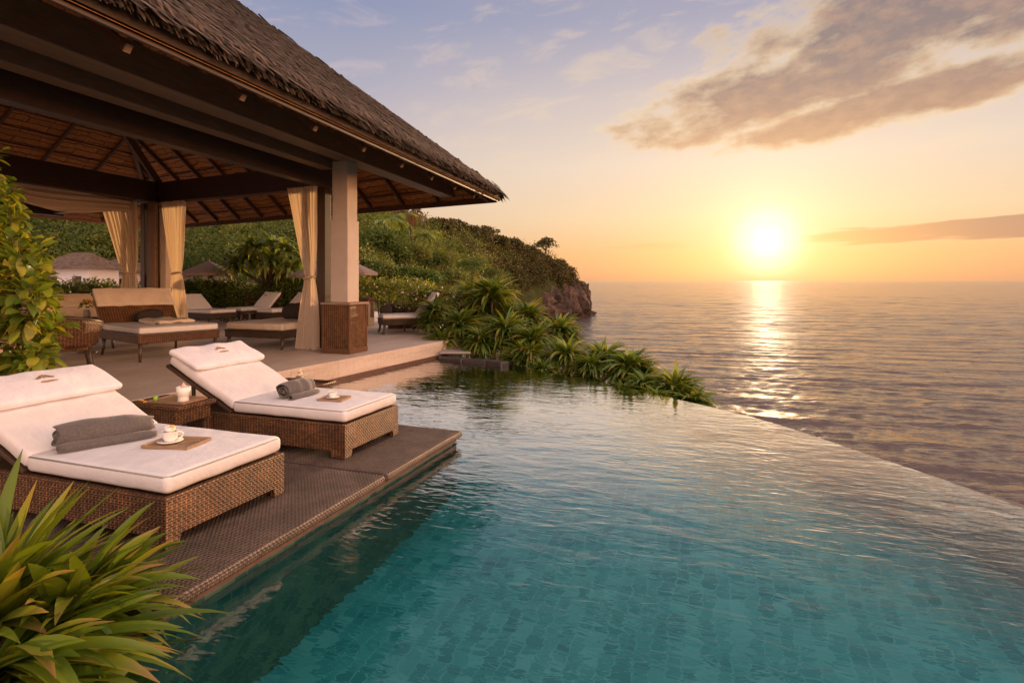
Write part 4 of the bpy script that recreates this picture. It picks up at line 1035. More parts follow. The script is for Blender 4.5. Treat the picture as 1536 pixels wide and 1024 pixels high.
# round table with flowers between loungers
r = empty('round_table', (-12.5, 8.45, T0), 0, 'small dark round table holding flowers between the shaded lounger and wide daybed', 'table')
mb = MB(); mb.lathe([(0, .70), (.27, .70), (.28, .71), (.28, .73), (.27, .74), (0, .74)], 28); mb.build('table_top', 'lounge_leg', r, smooth=False)
mb = MB(); mb.lathe([(0, 0), (.18, 0), (.18, .02), (.03, .04), (.025, .70), (0, .70)], 16); mb.build('pedestal', 'lounge_leg', r, smooth=False)
r = empty('flower_vase', (-12.5, 8.45, T0+.742), 0, 'pale vase with white and orange flowers on the small round table', 'vase')
mb = MB(); mb.lathe([(0, 0), (.05, 0), (.07, .06), (.05, .14), (.055, .16), (.045, .15), (0, .14)], 16); mb.build('vase', 'pot_grey', r, smooth=True)
v, f = leaf_blob([(0, 0, .24)], [.12], 90, .06); np_mesh('leaves', v, f, 'leaf_bush', r)
v, f = leaf_blob([(.03, 0, .30), (-.05, .03, .28)], [.07, .06], 50, .045); np_mesh('petals', v, f, 'flower_orange', r)

bg = [ # label, px, py(floor foot end), rz deg, W, angle, fz
 ('far cream lounger left of the umbrella pole beyond the rear curtain', 336, 489, -8, 1.0, 38),
 ('far cream lounger in front of the hedge, left of the brown palm planter', 350, 485, -92, .8, 42),
 ('far cream lounger directly in front of the palm planter, seen above the broad daybed', 396, 488, -97, .8, 42),
 ('far cream lounger partly behind the tied curtain of the front column', 440, 487, -97, .8, 42)]
for lb, px, py, rz, W, an in bg:
    p = at_z(px, py, TER)
    lounger('sun_lounger', lb, (p.x, p.y, T0), R(rz), W, 1.3, .85, an, .42, .12, 'legs', False, base_len=1.5, fab='cotton', wick='wicker_grey')
p = at_z(603, 497, TER)
p = at_z(570, 500, TER)
lounger('sun_lounger', 'white lounger with dark towels on the open terrace right of the wicker-based column', (p.x, p.y, T0), R(222), .85, 1.15, .85, 52, .42, .12, 'legs', False, base_len=1.3, wick='wicker_grey')
b0 = at_d(579, 462, 17.1); bolster('crumpled dark towel on the open terrace lounger, nearer the column', (b0.x, b0.y, T0+.55), (.36, .34, .20), rz=.3, tilt=8)
b0 = at_d(598, 464, 17.7); bolster('smaller dark folded towel leaning on the open terrace lounger back', (b0.x, b0.y, T0+.55), (.34, .3, .17), rz=.9, tilt=8)
def block_table(label, loc, rz, s):
    r = empty('low_table', loc, rz, label, 'table')
    mb = MB(); mb.box((0, 0, s[2]-.02), (s[0], s[1], .04)); mb.build('table_top', 'lounge_leg', r, bevel=.006)
    for sx in (-1, 1):
        for sy in (-1, 1):
            mb = MB(); mb.bar((sx*(s[0]/2-.05), sy*(s[1]/2-.05), s[2]-.04), (sx*(s[0]/2-.03), sy*(s[1]/2-.03), 0), .06, .06, .045, .045); mb.build('leg', 'lounge_leg', r)
    mb = MB(); mb.box((0, 0, s[2]-.10), (s[0]-.08, s[1]-.08, .12)); mb.build('apron', 'wicker_grey', r)
    return r
p = at_z(626, 497, TER); block_table('low dark table at the far right end of the terrace beside the spiky plants', (p.x-.1, p.y+.2, T0), 0, (.65, .6, .55))
p = at_z(418, 486, TER); block_table('low dark table among the far loungers before the palm planter', (p.x, p.y, T0), .1, (.42, .42, .45))
p = at_z(373, 487, TER); block_table('low dark table between the far loungers near the hedge', (p.x, p.y, T0), .1, (.42, .42, .40))
# ================================================================== UMBRELLAS, WALLS, VILLAS
def umbrella(label, px, py_apex, d, halfw, zt=None):
    c = at_d(px, py_apex, d); zapex = c.z; R0 = halfw
    r = empty('parasol', (c.x, c.y, T0), R(px % 40), label, 'parasol')
    mb = MB(); za = zapex-T0; n = 8
    vs = [(0, 0, za)]; 
    for k in range(n):
        t = 2*math.pi*k/n
        vs.append((math.cos(t)*R0*.5, math.sin(t)*R0*.5, za-.20*R0-.02)); vs.append((math.cos(t)*R0, math.sin(t)*R0, za-.44*R0)); vs.append((math.cos(t)*R0*1.0, math.sin(t)*R0, za-.44*R0-.10))
    fs = []
    for k in range(n):
        a = 1+3*k; b = 1+3*((k+1) % n); fs += [(0, a, b), (a, a+1, b+1, b), (a+1, a+2, b+2, b+1)]
    mb.add(vs, fs); mb.build('canopy', 'umbrella_cloth', r)
    mb = MB()
    for k in range(n):
        t = 2*math.pi*k/n; mb.bar((math.cos(t)*R0*.97, math.sin(t)*R0*.97, za-.46*R0), (0, 0, za-.08), .025, .025)
    mb.build('ribs', 'lounge_leg', r)
    mb = MB(); mb.tube([(0, 0, 0), (0, 0, za+.08)], .035, 10); mb.build('pole', 'tray_wood', r, smooth=True)
    mb = MB(); mb.lathe([(0, 0), (.28, 0), (.28, .06), (.05, .10), (.05, .2), (0, .2)], 18); mb.build('base', 'pot_grey', r)
umbrella('grey-brown parasol left of the palm, seen beside the amber curtain', 313, 391, 23.5, 1.15)
umbrella('parasol whose left tip shows between the palm and the tied front curtain', 478, 394, 21.5, 1.05)
umbrella('parasol immediately right of the front column above the flowering shrub', 532, 393, 20.5, .85)

def planter(label, loc, size, rz=0, mat='terracotta'):
    r = empty('planter_box', loc, rz, label, 'planter')
    x, y, z = size; mb = MB()
    mb.box((0, 0, z/2-.02), (x, y, z-.04)); mb.build('planter_body', mat, r, bevel=.02)
    mb = MB(); mb.box((0, 0, z), (x+.08, y+.08, .08)); mb.build('planter_rim', mat, r, bevel=.015)
    return r
pp = at_d(405, 455, 23.2); planter('large dark brown block planter holding the palm behind the loungers', (pp.x, pp.y, T0), (1.35, 1.3, .95), R(18), 'terracotta')
PALM = Vector((pp.x, pp.y, T0+.95))
q = at_d(618, 470, 18.6); planter('brown planter wall behind the open terrace lounger with white back', (q.x, q.y, T0-.2), (1.5, .6, .95), R(30))
q = at_d(542, 470, 19.5); planter('small brown planter beside the parasol right of the column', (q.x, q.y, T0), (.7, .6, .9), R(12))

# villas far left
def villa(label, px, d, w, dep, h, rot, roofh, z0=.3, win=2):
    c = at_d(px, 421, d); r = empty('villa', (c.x, c.y, z0), rot, label, 'villa')
    mb = MB(); mb.box((0, 0, h/2), (w, dep, h)); mb.build('wall', 'white_wall', r)
    mb = MB(); o = .4
    vs = [(-w/2-o, -dep/2-o, h-.15), (w/2+o, -dep/2-o, h-.15), (w/2+o, dep/2+o, h-.15), (-w/2-o, dep/2+o, h-.15), (-w*.2, 0, h+roofh), (w*.2, 0, h+roofh)]
    mb.add(vs, [(0, 1, 5, 4), (2, 3, 4, 5), (1, 2, 5), (3, 0, 4), (3, 2, 1, 0)]); mb.build('roof', 'villa_thatch', r, solid=.12)
    for k in range(win):
        x = -w/2+w*(k+.5)/win
        mb = MB(); mb.box((x, -dep/2-.02, h*.45), (w/win*.35, .05, h*.6)); mb.build('window', 'steel_dark', r)
villa('low white villa with brown thatched roof at the far left behind the flower hedge', 122, 32, 2.5, 2.5, 2.25, R(22), .75)
villa('second thatched white villa between the left curtain and the dark post', 184, 36, 2.4, 2.4, 2.1, R(24), .7, .3)
villa('pale villa wall seen under the parasol beside the amber curtain', 300, 38, 5, 3, 1.3, R(20), .5, .4, 3)

# ================================================================== TERRAIN AND HEADLAND
# surface columns: px -> toe (distance, z), ridge (distance, canopy py)
cols = [(-500, 30, .2, 60, 170), (0, 34, .2, 75, 232), (300, 36, .2, 88, 262), (480, 40, 0., 100, 288), (560, 44, -.8, 112, 305), (640, 58, -4, 140, 340), (700, 95, -9.5, 175, 352),
        (740, 150, -14, 200, 360), (790, 212, -14.3, 232, 376), (827, 236, -14.4, 252, 388), (850, 250, -14.4, 262, 402), (868, 262, -14.4, 268, 424), (880, 267, -14.4, 272, 452), (888, 270, -14.5, 275, 474)]
cp = np.array(cols, float)
def hcol(px): return [np.interp(px, cp[:, 0], cp[:, k]) for k in range(1, 5)]
def hill_pt(px, s, tree=0.):
    """s 0 toe .. 1 ridge, >1 behind"""
    dt, zt, dr, pr = hcol(px); th = np.interp(px, [-500, 600, 740, 790, 835, 865, 880], [6, 5, 4.5, 4.8, 2.2, 1.2, .4]) if not tree else 0
    zr = EYE+(HY-pr)/F*dr-th
    if s <= 1:
        d = dt+(dr-dt)*s; z = zt+(zr-zt)*(s**.85 if px < 740 else s**.62)
    else: d = dr+(s-1)*40; z = zr-(s-1)*18
    p = at_d(px, HY, d); w = mnoise.noise(Vector((p.x*.03, p.y*.03, 0)))*2.2*np.interp(px, [560, 700, 850, 888], [1, 1, .6, .1])*min(1, s*3)
    rk = 0
    return Vector((p.x, p.y, z+w*(1 if s < 1.3 else 0)))
mb = MB()
PXS = list(np.linspace(-500, 560, 40))+list(np.linspace(575, 888, 60)); SS = [0, .06, .12, .2, .3, .4, .5, .6, .7, .8, .9, 1.0, 1.3, 2.0]
mb.add([hill_pt(px, s) for s in SS for px in PXS], [(j*len(PXS)+i, j*len(PXS)+i+1, (j+1)*len(PXS)+i+1, (j+1)*len(PXS)+i) for j in range(len(SS)-1) for i in range(len(PXS)-1)])
tag(mb.build('hillside', 'hill_soil', smooth=True), kind='structure')
# near ground: behind the terrace and the bank falling from the pool edge to the sea
mb = MB()
rows = []
gp = [-1500, -500, 0, 300, 480, 560, 620, 660, 700, 740, 780, 820, 860, 900, 950, 1000, 1040, 1075, 1110]
def near_edge(px):
    return np.interp(px, [-1500, 480, 560, 620, 660, 700, 760, 820, 909, 999, 1107], [24, 24, 18, 15.2, 14.6, 14.1, 13.15, 12.05, 10.75, 9.4, 8.3])
for px in gp:
    d0 = near_edge(px); dt, zt, _, _ = hcol(px); col = []
    if px <= 700:
        pf = [(d0, TER-.35 if px < 640 else -.5), (d0+(dt-d0)*.3, (zt*.25)+.02), (d0+(dt-d0)*.65, zt*.6), (dt+.5, zt+.05)]
    else:
        k = np.interp(px, [700, 760, 900, 1110], [1, .9, .45, .25])
        pf = [(d0, -.55), (d0+2.2*k, -1.1-.6*(1-k)), (d0+5*k+1, -3.0-1.5*(1-k)), (d0+11*k+1.5, -8), (d0+18*k+2, -14.3)]
    if px <= 700: pf.append((dt+2, zt+.1))
    rows.append([at_d(px, HY, d)+Vector((0, 0, z-EYE)) for d, z in pf])
vs = [p for r_ in rows for p in r_]
mb.add(vs, [(i*5+j, i*5+j+1, (i+1)*5+j+1, (i+1)*5+j) for i in range(len(rows)-1) for j in range(4)])
tag(mb.build('bank_ground', 'soil', smooth=True), kind='structure')

# ---- rocky headland tip: individual boulders and slabs
def boulder(name, label, c, r, seed, sq=(1, 1, 1), mat='cliff_rock', sub=4, amp=.45, group=None):
    bm = bmesh.new(); bmesh.ops.create_icosphere(bm, subdivisions=sub, radius=1)
    for v in bm.verts:
        p = v.co.normalized(); s = Vector((seed*3.1, seed*1.7, 0))
        k = 1+amp*mnoise.noise(p*1.3+s)+amp*.6*abs(mnoise.noise(p*2.9+s))+amp*.3*mnoise.noise(p*7+s)
        # facet by quantising
        q = mnoise.voronoi(p*1.8+s)[0][0]; k *= .80+.42*q
        v.co = Vector((p.x*k*r*sq[0], p.y*k*r*sq[1], p.z*k*r*sq[2]))
    me = bpy.data.meshes.new(name); bm.to_mesh(me); bm.free(); me.materials.append(M[mat])
    o = bpy.data.objects.new(name, me); C.objects.link(o); o.location = c
    return tag(o, label, 'rock', group)
rocks = [(872, 458, 268, 6.0, 'tall dark rock buttress at the very tip of the headland', (.62, 1, 1.5)),
         (860, 458, 262, 6.8, 'dark rock face just left of the headland tip buttress', (.9, 1, 1.3)),
         (840, 458, 256, 7.2, 'orange-tinted rock face high in the middle of the headland cliff', (1, 1, 1.1)),
         (818, 462, 246, 8.5, 'smooth pale grey rock slope in the middle of the headland cliff', (1.2, 1, .95)),
         (846, 468, 252, 4.5, 'rounded boulder at the foot of the headland cliff, right of centre', (1.1, 1, 1)),
         (797, 462, 236, 8, 'grey rock shelf at the left end of the headland cliff', (1.3, 1, .85)),
         (828, 474, 243, 3.6, 'pale rounded boulder at the waterline in the middle of the cliff foot', (1.1, 1, .9)),
         (806, 476, 236, 4.0, 'dark boulder at the waterline left of the pale rounded one', (1.2, 1, .8)),
         (880, 470.5, 269, 2.2, 'low dark rock just beyond the headland tip', (1.6, 1, .7)),
         (888, 473, 270, 1.1, 'smallest flat rock awash farthest off the headland tip', (2.4, 1, .5)),
         (775, 470, 226, 8, 'rock shelf half hidden by plants left of the headland cliff', (1.3, 1, .7)),
         (832, 446, 256, 5.5, 'weathered pale scar near the top of the headland cliff', (1, .8, 1.2))]
for i, (px, py, d, r_, lb, sq) in enumerate(rocks):
    boulder('cliff_rock', lb, at_d(px, py, d), r_, i+2, sq, group='rocks of the headland')
# foam ring at the foot
mb = MB()
fo = [(770, 232), (800, 232), (826, 237), (845, 246), (866, 258), (884, 264), (896, 268), (904, 270)]
vs = []
for i, (px, d) in enumerate(fo):
    for k in range(2):
        p = at_d(px, HY, d-1.2-k*1.4+.8*math.sin(i*2.1)); vs.append((p.x, p.y, SEA+.25))
mb.add(vs, [(2*i, 2*i+1, 2*i+3, 2*i+2) for i in range(len(fo)-1)])
m, nt, out = new_mat('foam'); g = N(nt, 'ShaderNodeNewGeometry'); nz = noise_n(nt, mapping(nt, g.outputs['Position'], (.3, .3, 1)), 1.6, 5)
tr = N(nt, 'ShaderNodeBsdfTransparent'); df = N(nt, 'ShaderNodeBsdfDiffuse'); df.inputs[0].default_value = (.7, .66, .62, 1)
mx = N(nt, 'ShaderNodeMixShader'); L(nt, ramp(nt, nz, [(.52, 0.), (.64, .6)]), mx.inputs[0]); L(nt, tr.outputs[0], mx.inputs[1]); L(nt, df.outputs[0], mx.inputs[2]); L(nt, mx.outputs[0], out.inputs[0]); M['foam'] = m
tag(mb.build('sea_foam', 'foam'), 'thin white surf line along the foot of the headland', 'foam', kind='stuff')

# ---- forest canopy over the hillside (stuff) and trees one can tell apart
cen = []; rad = []; far_c = []; far_r = []
r2 = np.random.default_rng(5)
for k in range(5200):
    px = r2.uniform(-320, 868); s = r2.random()**.9*1.04
    if px > 745 and s < np.interp(px, [745, 790, 830, 868], [.10, .34, .46, .62])+r2.normal(0, .05): continue
    dt, zt, dr, pr = hcol(px)
    if r2.random() > np.interp(dt+(dr-dt)*s, [30, 90, 250], [.22, .6, 1.0]): continue
    p = hill_pt(px, min(s, 1.0)); d = dt+(dr-dt)*s
    r_ = (.8+3.0*r2.random()**2.2)*np.interp(d, [30, 120, 260], [.8, 1.2, 1.5])
    if px > 840: r_ *= .6
    c = (p.x, p.y, p.z+r_*.6+r2.random()*1.2*(1 if px < 820 else .2))
    if d > r2.normal(165, 30): far_c.append(c); far_r.append(r_)
    else: cen.append(c); rad.append(r_)
for px in np.arange(540, 862, 5.5):
    p = hill_pt(px, 1.0); r_ = r2.uniform(.9, 2.4)*np.interp(px, [540, 700, 862], [.9, 1.25, .9]); up_ = r2.uniform(-.5, 3.0)*np.interp(px, [540, 700, 780, 805, 862], [.8, 1.6, .8, .1, .1])
    for j in range(3): far_c.append((p.x+r2.normal(0, r_*.5), p.y+r2.normal(0, r_*.5), p.z+2.0+up_+r2.uniform(-.3, .6)*r_)); far_r.append(r_*r2.uniform(.5, .9))
dd_ = np.hypot(np.array(cen)[:, 0], np.array(cen)[:, 1])
v1, f1 = leaf_blob(cen, rad, 230, np.interp(dd_, [35, 70, 150], [.17, .27, .48]), .85, .6); 
tag(np_mesh('hillside_forest', v1, f1, 'leaf_forest'), 'dense green jungle canopy covering the hillside behind the terrace', 'forest', kind='stuff')
v1, f1 = leaf_blob(far_c, far_r, 110, .75, .85, .6)
tag(np_mesh('headland_forest', v1, f1, 'leaf_far'), 'darker brownish scrub and trees covering the distant headland', 'forest', kind='stuff')
print('forest', len(cen), len(far_c))

def tree(name, label, base, H, crown, seed, leafmat='leaf_forest', trunk_r=.2, lean=.1, per=110, ls=.4, spread=1., nlimb=6, flat=.7, clear=.45, group=None):
    rr = random.Random(seed); r3 = np.random.default_rng(seed)
    root = empty(name, base, 0, label, 'tree', group)
    mb = MB(); top = Vector((lean*H*rr.uniform(-1, 1), lean*H*rr.uniform(-1, 1), H*.8))
    mid = top*.5+Vector((rr.uniform(-.04, .04)*H, 0, 0)); mb.tube([(0, 0, -.5), mid*.5, mid, top], [trunk_r*1.3, trunk_r, trunk_r*.8, trunk_r*.3], 8)
    cs = []; rs = []
    for i in range(nlimb):
        t = 2*math.pi*i/nlimb+rr.uniform(-.4, .4); q = Vector((math.cos(t), math.sin(t), 0))*crown*spread*rr.uniform(.5, .85)
        b = top*rr.uniform(clear, .75); e = Vector((b.x+q.x, b.y+q.y, H*rr.uniform(.68, .92)))
        mb.tube([b, b.lerp(e, .5)+Vector((0, 0, .05*H)), e], [trunk_r*.5, trunk_r*.3, trunk_r*.12], 6)
        cs.append(e); rs.append(crown*rr.uniform(.32, .5)); cs.append(e*.6+top*.4+Vector((0, 0, H*.06))); rs.append(crown*rr.uniform(.3, .42))
    cs.append(top+Vector((0, 0, H*.08))); rs.append(crown*.45)
    mb.build('trunk', 'bark', root, smooth=True)
    v, f = leaf_blob(cs, rs, per, ls, flat, .45, r=r3); np_mesh('crown', v, f, leafmat, root)
    return root
def base_for(px, py_top, d, H):  # stand a tree so that its top shows at py_top
    p = at_d(px, py_top, d); return Vector((p.x, p.y, p.z-H))
skyl = [(655, 334, 142, 8, 4.2, 'broad dark tree on the skyline nearest to the pavilion eave'),
        (683, 342, 160, 7, 3.2, 'small round tree in the skyline gap left of the domed tree'),
        (716, 343, 182, 10, 6.0, 'large domed tree topping the middle of the headland skyline'),
        (745, 356, 198, 7, 4.5, 'low spreading tree right of the domed skyline tree'),
        (768, 361, 214, 7, 4.5, 'bushy skyline tree midway between the domed tree and the lone tree'),
        (790, 370, 230, 6, 4, 'small skyline tree just left of the lone tall tree')]
for i, (px, py, d, H, cr, lb) in enumerate(skyl):
    tree('skyline_tree', lb, base_for(px, py, d, H), H, cr, i+20, 'leaf_far', .3, .05, 130, .8, 1, 6, .75, group='trees on the headland skyline')
tree('lone_tree', 'lone umbrella-shaped tree standing clear against the sky near the headland tip', base_for(818, 357, 250, 12), 12, 5.2, 77, 'leaf_far', .32, .03, 80, .7, 1.0, 8, .5, .6)
near_tr = [(575, 352, 60, 6, 3.2, 'bright yellow-green tree on the slope just right of the column'), (612, 372, 64, 5, 2.8, 'rounded mid-green tree under the hillside palms'),
           (650, 384, 74, 5.5, 3.2, 'full green tree at the middle of the near slope'), (690, 392, 100, 7, 4.5, 'large soft green tree where the slope turns to the headland'),
           (548, 392, 48, 4, 2.4, 'dark bushy tree low on the slope beside the column'), (735, 404, 150, 8, 5.5, 'olive green tree above the rocky shore'),
           (610, 405, 50, 4, 2.6, 'low green tree above the flowering shrub'), (660, 412, 62, 4.6, 3.0, 'shadowy green tree behind the spiky clifftop palm'),
           (330, 362, 52, 5, 3, 'dark green tree left behind the terrace palm'), (425, 350, 56, 5, 3, 'yellowish tree right behind the terrace palm'),
           (100, 352, 50, 5, 3.2, 'dark tree behind the villas at the far left'), (150, 365, 44, 4, 2.6, 'green tree over the left villa roof'),
           (380, 338, 60, 6, 3.4, 'feathery tree directly over the terrace palm crown'), (300, 345, 58, 6, 3.2, 'bluish green tree above the left parasol')]
for i, (px, py, d, H, cr, lb) in enumerate(near_tr):
    tree('hillside_tree', lb, base_for(px, py, d, H), H, cr, i+50, 'leaf_forest' if i % 3 else 'leaf_hedge', .16, .08, 260, .26, 1, 7, .8, group='trees on the near slope')

def frond_palm(label, base, H, n, ln, mat, seed, name='palm_tree', droop=2.0, tr=.16):
    r3 = np.random.default_rng(seed); root = empty(name, base, 0, label, 'palm')
    lean = Vector((r3.normal(0, .06)*H, r3.normal(0, .06)*H, 0))
    mb = MB(); mb.tube([(0, 0, -.4), lean*.3+Vector((0, 0, H*.5)), lean+Vector((0, 0, H))], [tr*1.3, tr*.9, tr*.8], 9); mb.build('trunk', 'bark', root, smooth=True)
    parts = []; top = lean+Vector((0, 0, H))
    for k in range(n):
        az = 2*math.pi*k/n+r3.normal(0, .2); e = r3.uniform(-.1, 1.2); p = np.array(top); seg = 16; dz = droop*r3.uniform(.7, 1.2)
        side = np.array([-math.sin(az), math.cos(az), 0]); L_ = ln*r3.uniform(.8, 1.1)
        P = []; A = []; E = []; LL = []
        for i in range(seg):
            t = (i+1)/seg; d = np.array([math.cos(az)*math.cos(e), math.sin(az)*math.cos(e), math.sin(e)]); p = p+d*L_/seg; e -= dz/seg
            w = ln*.30*math.sin(math.pi*min(.98, t*.9+.08))**.7
            for sg in (-1, 1):
                for jj in range(2):
                    P.append(p-d*L_/seg*.5*jj); A.append(az+sg*(1.15-.5*t)+r3.normal(0, .06)); E.append(e*.5-.15+r3.normal(0, .08)); LL.append(w*r3.uniform(.85, 1.1))
        v, f = blades(np.array(P), np.array(A), np.array(E), np.array(LL), ln*.035, .7, 3, .3); parts.append((v, f))
        v, f = blades([np.array(top)], np.array([az]), np.array([e+dz]), np.array([L_]), ln*.02, dz, 10, .2); parts.append((v, f))
    v, f = join(parts); np_mesh('crown', v, f, mat, root); return root
for i, (px, py, d, H, ln, mt, lb) in enumerate([(576, 336, 62, 6, 2.6, 'leaf_palm', 'bright green palm on the slope just under the roof eave'), (598, 330, 66, 7, 2.8, 'leaf_palm', 'taller green palm with drooping yellow fronds by the dry palm'),
        (620, 322, 70, 6.5, 2.6, 'leaf_dry', 'dry brown palm with hanging fronds against the sky beside the eave'), (632, 352, 72, 5, 2.4, 'leaf_palm', 'yellow-green palm below the dry brown one')]):
    frond_palm(lb, base_for(px, py, d, H), H, 14, ln, mt, i+3)

# terrace palm: several stems, each with a rosette of long arching leaves
root = empty('terrace_palm', PALM, 0, 'multi-stemmed palm with long arching leaves in the block planter behind the loungers', 'palm')
mb = MB(); parts = []; r3 = np.random.default_rng(8)
heads = [(-1.0, .2, 1.9), (-.5, -.3, 2.3), (.1, .1, 2.55), (.75, -.2, 2.2), (1.15, .3, 1.75), (.3, -.6, 1.6), (-.6, .5, 1.5), (-1.2, -.3, 1.35), (1.0, -.5, 1.3)]
for hx, hy, hz in heads:
    # lateral axis is roughly the view's right
    q = Vector((hx*CA-hy*SA, hx*SA+hy*CA, hz*.78))
    mb.tube([(0, 0, -.1), Vector((q.x*.25, q.y*.25, hz*.35)), q], [.11, .08, .05], 8)
    n = 62; parts.append(blades([np.array(q)], r3.uniform(0, 2*math.pi, n), r3.uniform(-.1, 1.45, n), r3.uniform(.7, 1.15, n), .15, r3.uniform(1.2, 2.4, n), 6, .3))
mb.build('trunk', 'bark', root, smooth=True); v, f = join(parts); np_mesh('crown', v, f, 'leaf_palm', root)

# ---- hedges and flowering shrubs
def shrub(name, label, pts, mat, per, ls, cat='shrub', flowers=None, seed=1, stem=True):
    """pts: (px, py_centre, d, radius)"""
    r3 = np.random.default_rng(seed); cs = [at_d(px, py, d) for px, py, d, r_ in pts]; b = Vector((sum(c.x for c in cs)/len(cs), sum(c.y for c in cs)/len(cs), min(c.z-p[3] for c, p in zip(cs, pts))))
    root = empty(name, b, 0, label, cat)
    loc = [np.array(c-b) for c in cs]; rs = [p[3] for p in pts]
    v, f = leaf_blob(loc, rs, per, ls, .9, .5, r=r3); np_mesh('foliage', v, f, mat, root)
    if stem:
        mb = MB()
        for c, r_ in zip(loc, rs):
            mb = MB(); mb.tube([(c[0]*.9, c[1]*.9, -.1), tuple(c)], [.03, .015], 5); mb.build('stem', 'bark', root)
    if flowers:
        v, f = leaf_blob(loc, [r_*1.05 for r_ in rs], max(6, per//22), ls*1.1, .9, .85, r=r3); np_mesh('flowers', v, f, flowers, root)['kind'] = 'stuff'
    return root
shrub('clipped_hedge', 'long dark green hedge behind the far loungers left of the palm planter', [(px, 440+2*math.sin(px)+k*16, 23.2+.3*math.cos(px), .62) for px in range(262, 372, 11) for k in (0, 1, 2)], 'leaf_hedge', 520, .10, 'hedge')
shrub('flowering_hedge', 'dark leafy hedge with pale pink flowers below the far left villa', [(px, 446+3*math.sin(px*2)+k*18, 22.+math.cos(px), .70) for px in range(40, 215, 13) for k in (0, 1, 2)], 'leaf_bush', 420, .11, 'hedge', 'flower_pink', 2)
shrub('clipped_hedge', 'dark hedge with yellow leaves right of the terrace palm', [(px, 434+3*math.sin(px)+k*18, 23.4, .66) for px in range(425, 535, 12) for k in (0, 1, 2)], 'leaf_bush', 460, .11, 'hedge', None, 3)
shrub('yellow_shrub', 'bright yellow-green flowering shrub right of the column behind the white lounger', [(px, 440+5*math.sin(px*.3), 20.5+.4*math.sin(px), .50) for px in range(530, 640, 9)], 'leaf_vine', 420, .085, 'shrub', 'flower_pink', 4)
shrub('low_shrub', 'low green shrub between the yellow shrub and the spiky clifftop plants', [(px, 452+4*math.sin(px), 17.6, .42) for px in range(612, 672, 9)], 'leaf_bush', 380, .08, 'shrub', 'flower_pink', 5)
shrub('grass_tuft', 'small green tuft under the far lounger legs by the palm planter', [(343, 478, 21.5, .28)], 'leaf_bush', 300, .08, 'plant', None, 6)
shrub('low_shrub', 'dark shrub filling the gap around the base of the palm planter', [(400, 446, 22.8, .6), (422, 444, 22.6, .55), (378, 450, 22.8, .5), (400, 468, 22.8, .6), (425, 466, 22.6, .55), (375, 470, 22.8, .5)], 'leaf_hedge', 420, .10, 'shrub', None, 7)

# leafy climber shrub at the left edge of the terrace
root_c = at_d(28, 560, 6.3); root_c.z = TER
root = empty('leafy_shrub', root_c, 0, 'tall sunlit shrub with broad glossy leaves at the left edge beside the tub chair', 'shrub')
r3 = np.random.default_rng(21)
mb = MB(); P = []; D = []
stems = []
for k in range(26):
    px = r3.uniform(-90, 62); top = np.interp(px, [-90, 0, 20, 62], [190, 235, 300, 400])+abs(r3.normal(0, 30)); d = r3.uniform(5.7, 6.9)
    e = at_d(px, top, d)-root_c; b = Vector((e.x*.25, e.y*.25, 0)); m_ = b.lerp(e, .55)+Vector((r3.normal(0, .08), r3.normal(0, .08), .1)); stems.append((b, m_, e))
for k in range(16):
    px = r3.uniform(20, 85); top = r3.uniform(425, 560); d = r3.uniform(5.6, 6.6); e = at_d(px, top, d)-root_c; b = Vector((e.x*.1, e.y*.1, .1)); stems.append((b, b.lerp(e, .6)+Vector((0, 0, .25)), e))
for b, m_, e in stems:
    mb.tube([b, m_, e], [.016, .010, .004], 5)
    n = int(34+(e-b).length*16)
    for i in range(n):
        t = r3.uniform(.18, 1.0)**.8; p = (b.lerp(m_, t*2) if t < .5 else m_.lerp(e, t*2-1)); dirn = rand_unit(1, r3)[0]*1.0+np.array([0, 0, .15]); dirn /= np.linalg.norm(dirn)
        P.append(np.array(p)+dirn*r3.uniform(.02, .12)); D.append(dirn)
P = np.array(P); D = np.array(D); n = len(P); U = rand_unit(n, r3)*.5+np.array([0, 0, 1.])
az = np.arctan2(D[:, 1], D[:, 0]); el = np.arcsin(np.clip(D[:, 2], -1, 1))
v, f = blades(P, az, el, r3.uniform(.11, .23, n), r3.uniform(.055, .11, n), r3.uniform(.4, 1.5, n), 4, .3, .25, r3.normal(0, .8, n))
mb.build('stems', 'bark', root, smooth=True); np_mesh('leaves', v, f, 'leaf_vine', root, seg=4)
v, f = leaf_blob([np.array(at_d(52, 468, 5.9)-root_c), np.array(at_d(20, 520, 5.9)-root_c)], [.10, .12], 60, .05, r=r3); np_mesh('dry_flowers', v, f, 'flower_pink', root)

# ---- foreground arching grass plants in the bottom-left corner
mb = MB(); mb.prism([(DX-.03, -1.0), (DX-.03, 2.26), (-7.0, 2.26), (-7.0, -1.0)], -1.6, -.02); tag(mb.build('planting_bed', 'soil'), kind='structure')
def grass(label, c, n, seed, az0, az1, ln, wd, el=(.1, 1.2), dr=(.6, 1.5)):
    r3 = np.random.default_rng(seed); root = empty('arching_grass', c, 0, label, 'plant')
    P = np.stack([r3.normal(0, .05, n), r3.normal(0, .05, n), np.zeros(n)], 1)
    v, f = blades(P, r3.uniform(az0, az1, n), r3.uniform(*el, n), r3.uniform(*ln, n), r3.uniform(*wd, n), r3.uniform(*dr, n), 9, .28, .5, r3.normal(0, .35, n))
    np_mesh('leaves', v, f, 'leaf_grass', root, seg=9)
    mb = MB(); mb.lathe([(.0, -.03), (.09, -.03), (.06, .06), (0, .12)], 10); mb.build('crown_base', 'bark', root, smooth=True)
grass('arching striped-leaf plant at the very bottom-left corner, leaning over the pool', (-2.98, 1.62, -.02), 130, 31, R(-60), R(95), (.50, .95), (.065, .105), (-.05, .95), (.6, 1.5))
grass('second arching grass-like plant behind the corner one, against the lounger side', (-3.16, 2.02, -.02), 105, 32, R(-50), R(110), (.40, .72), (.055, .095), (.15, 1.3), (.5, 1.5))
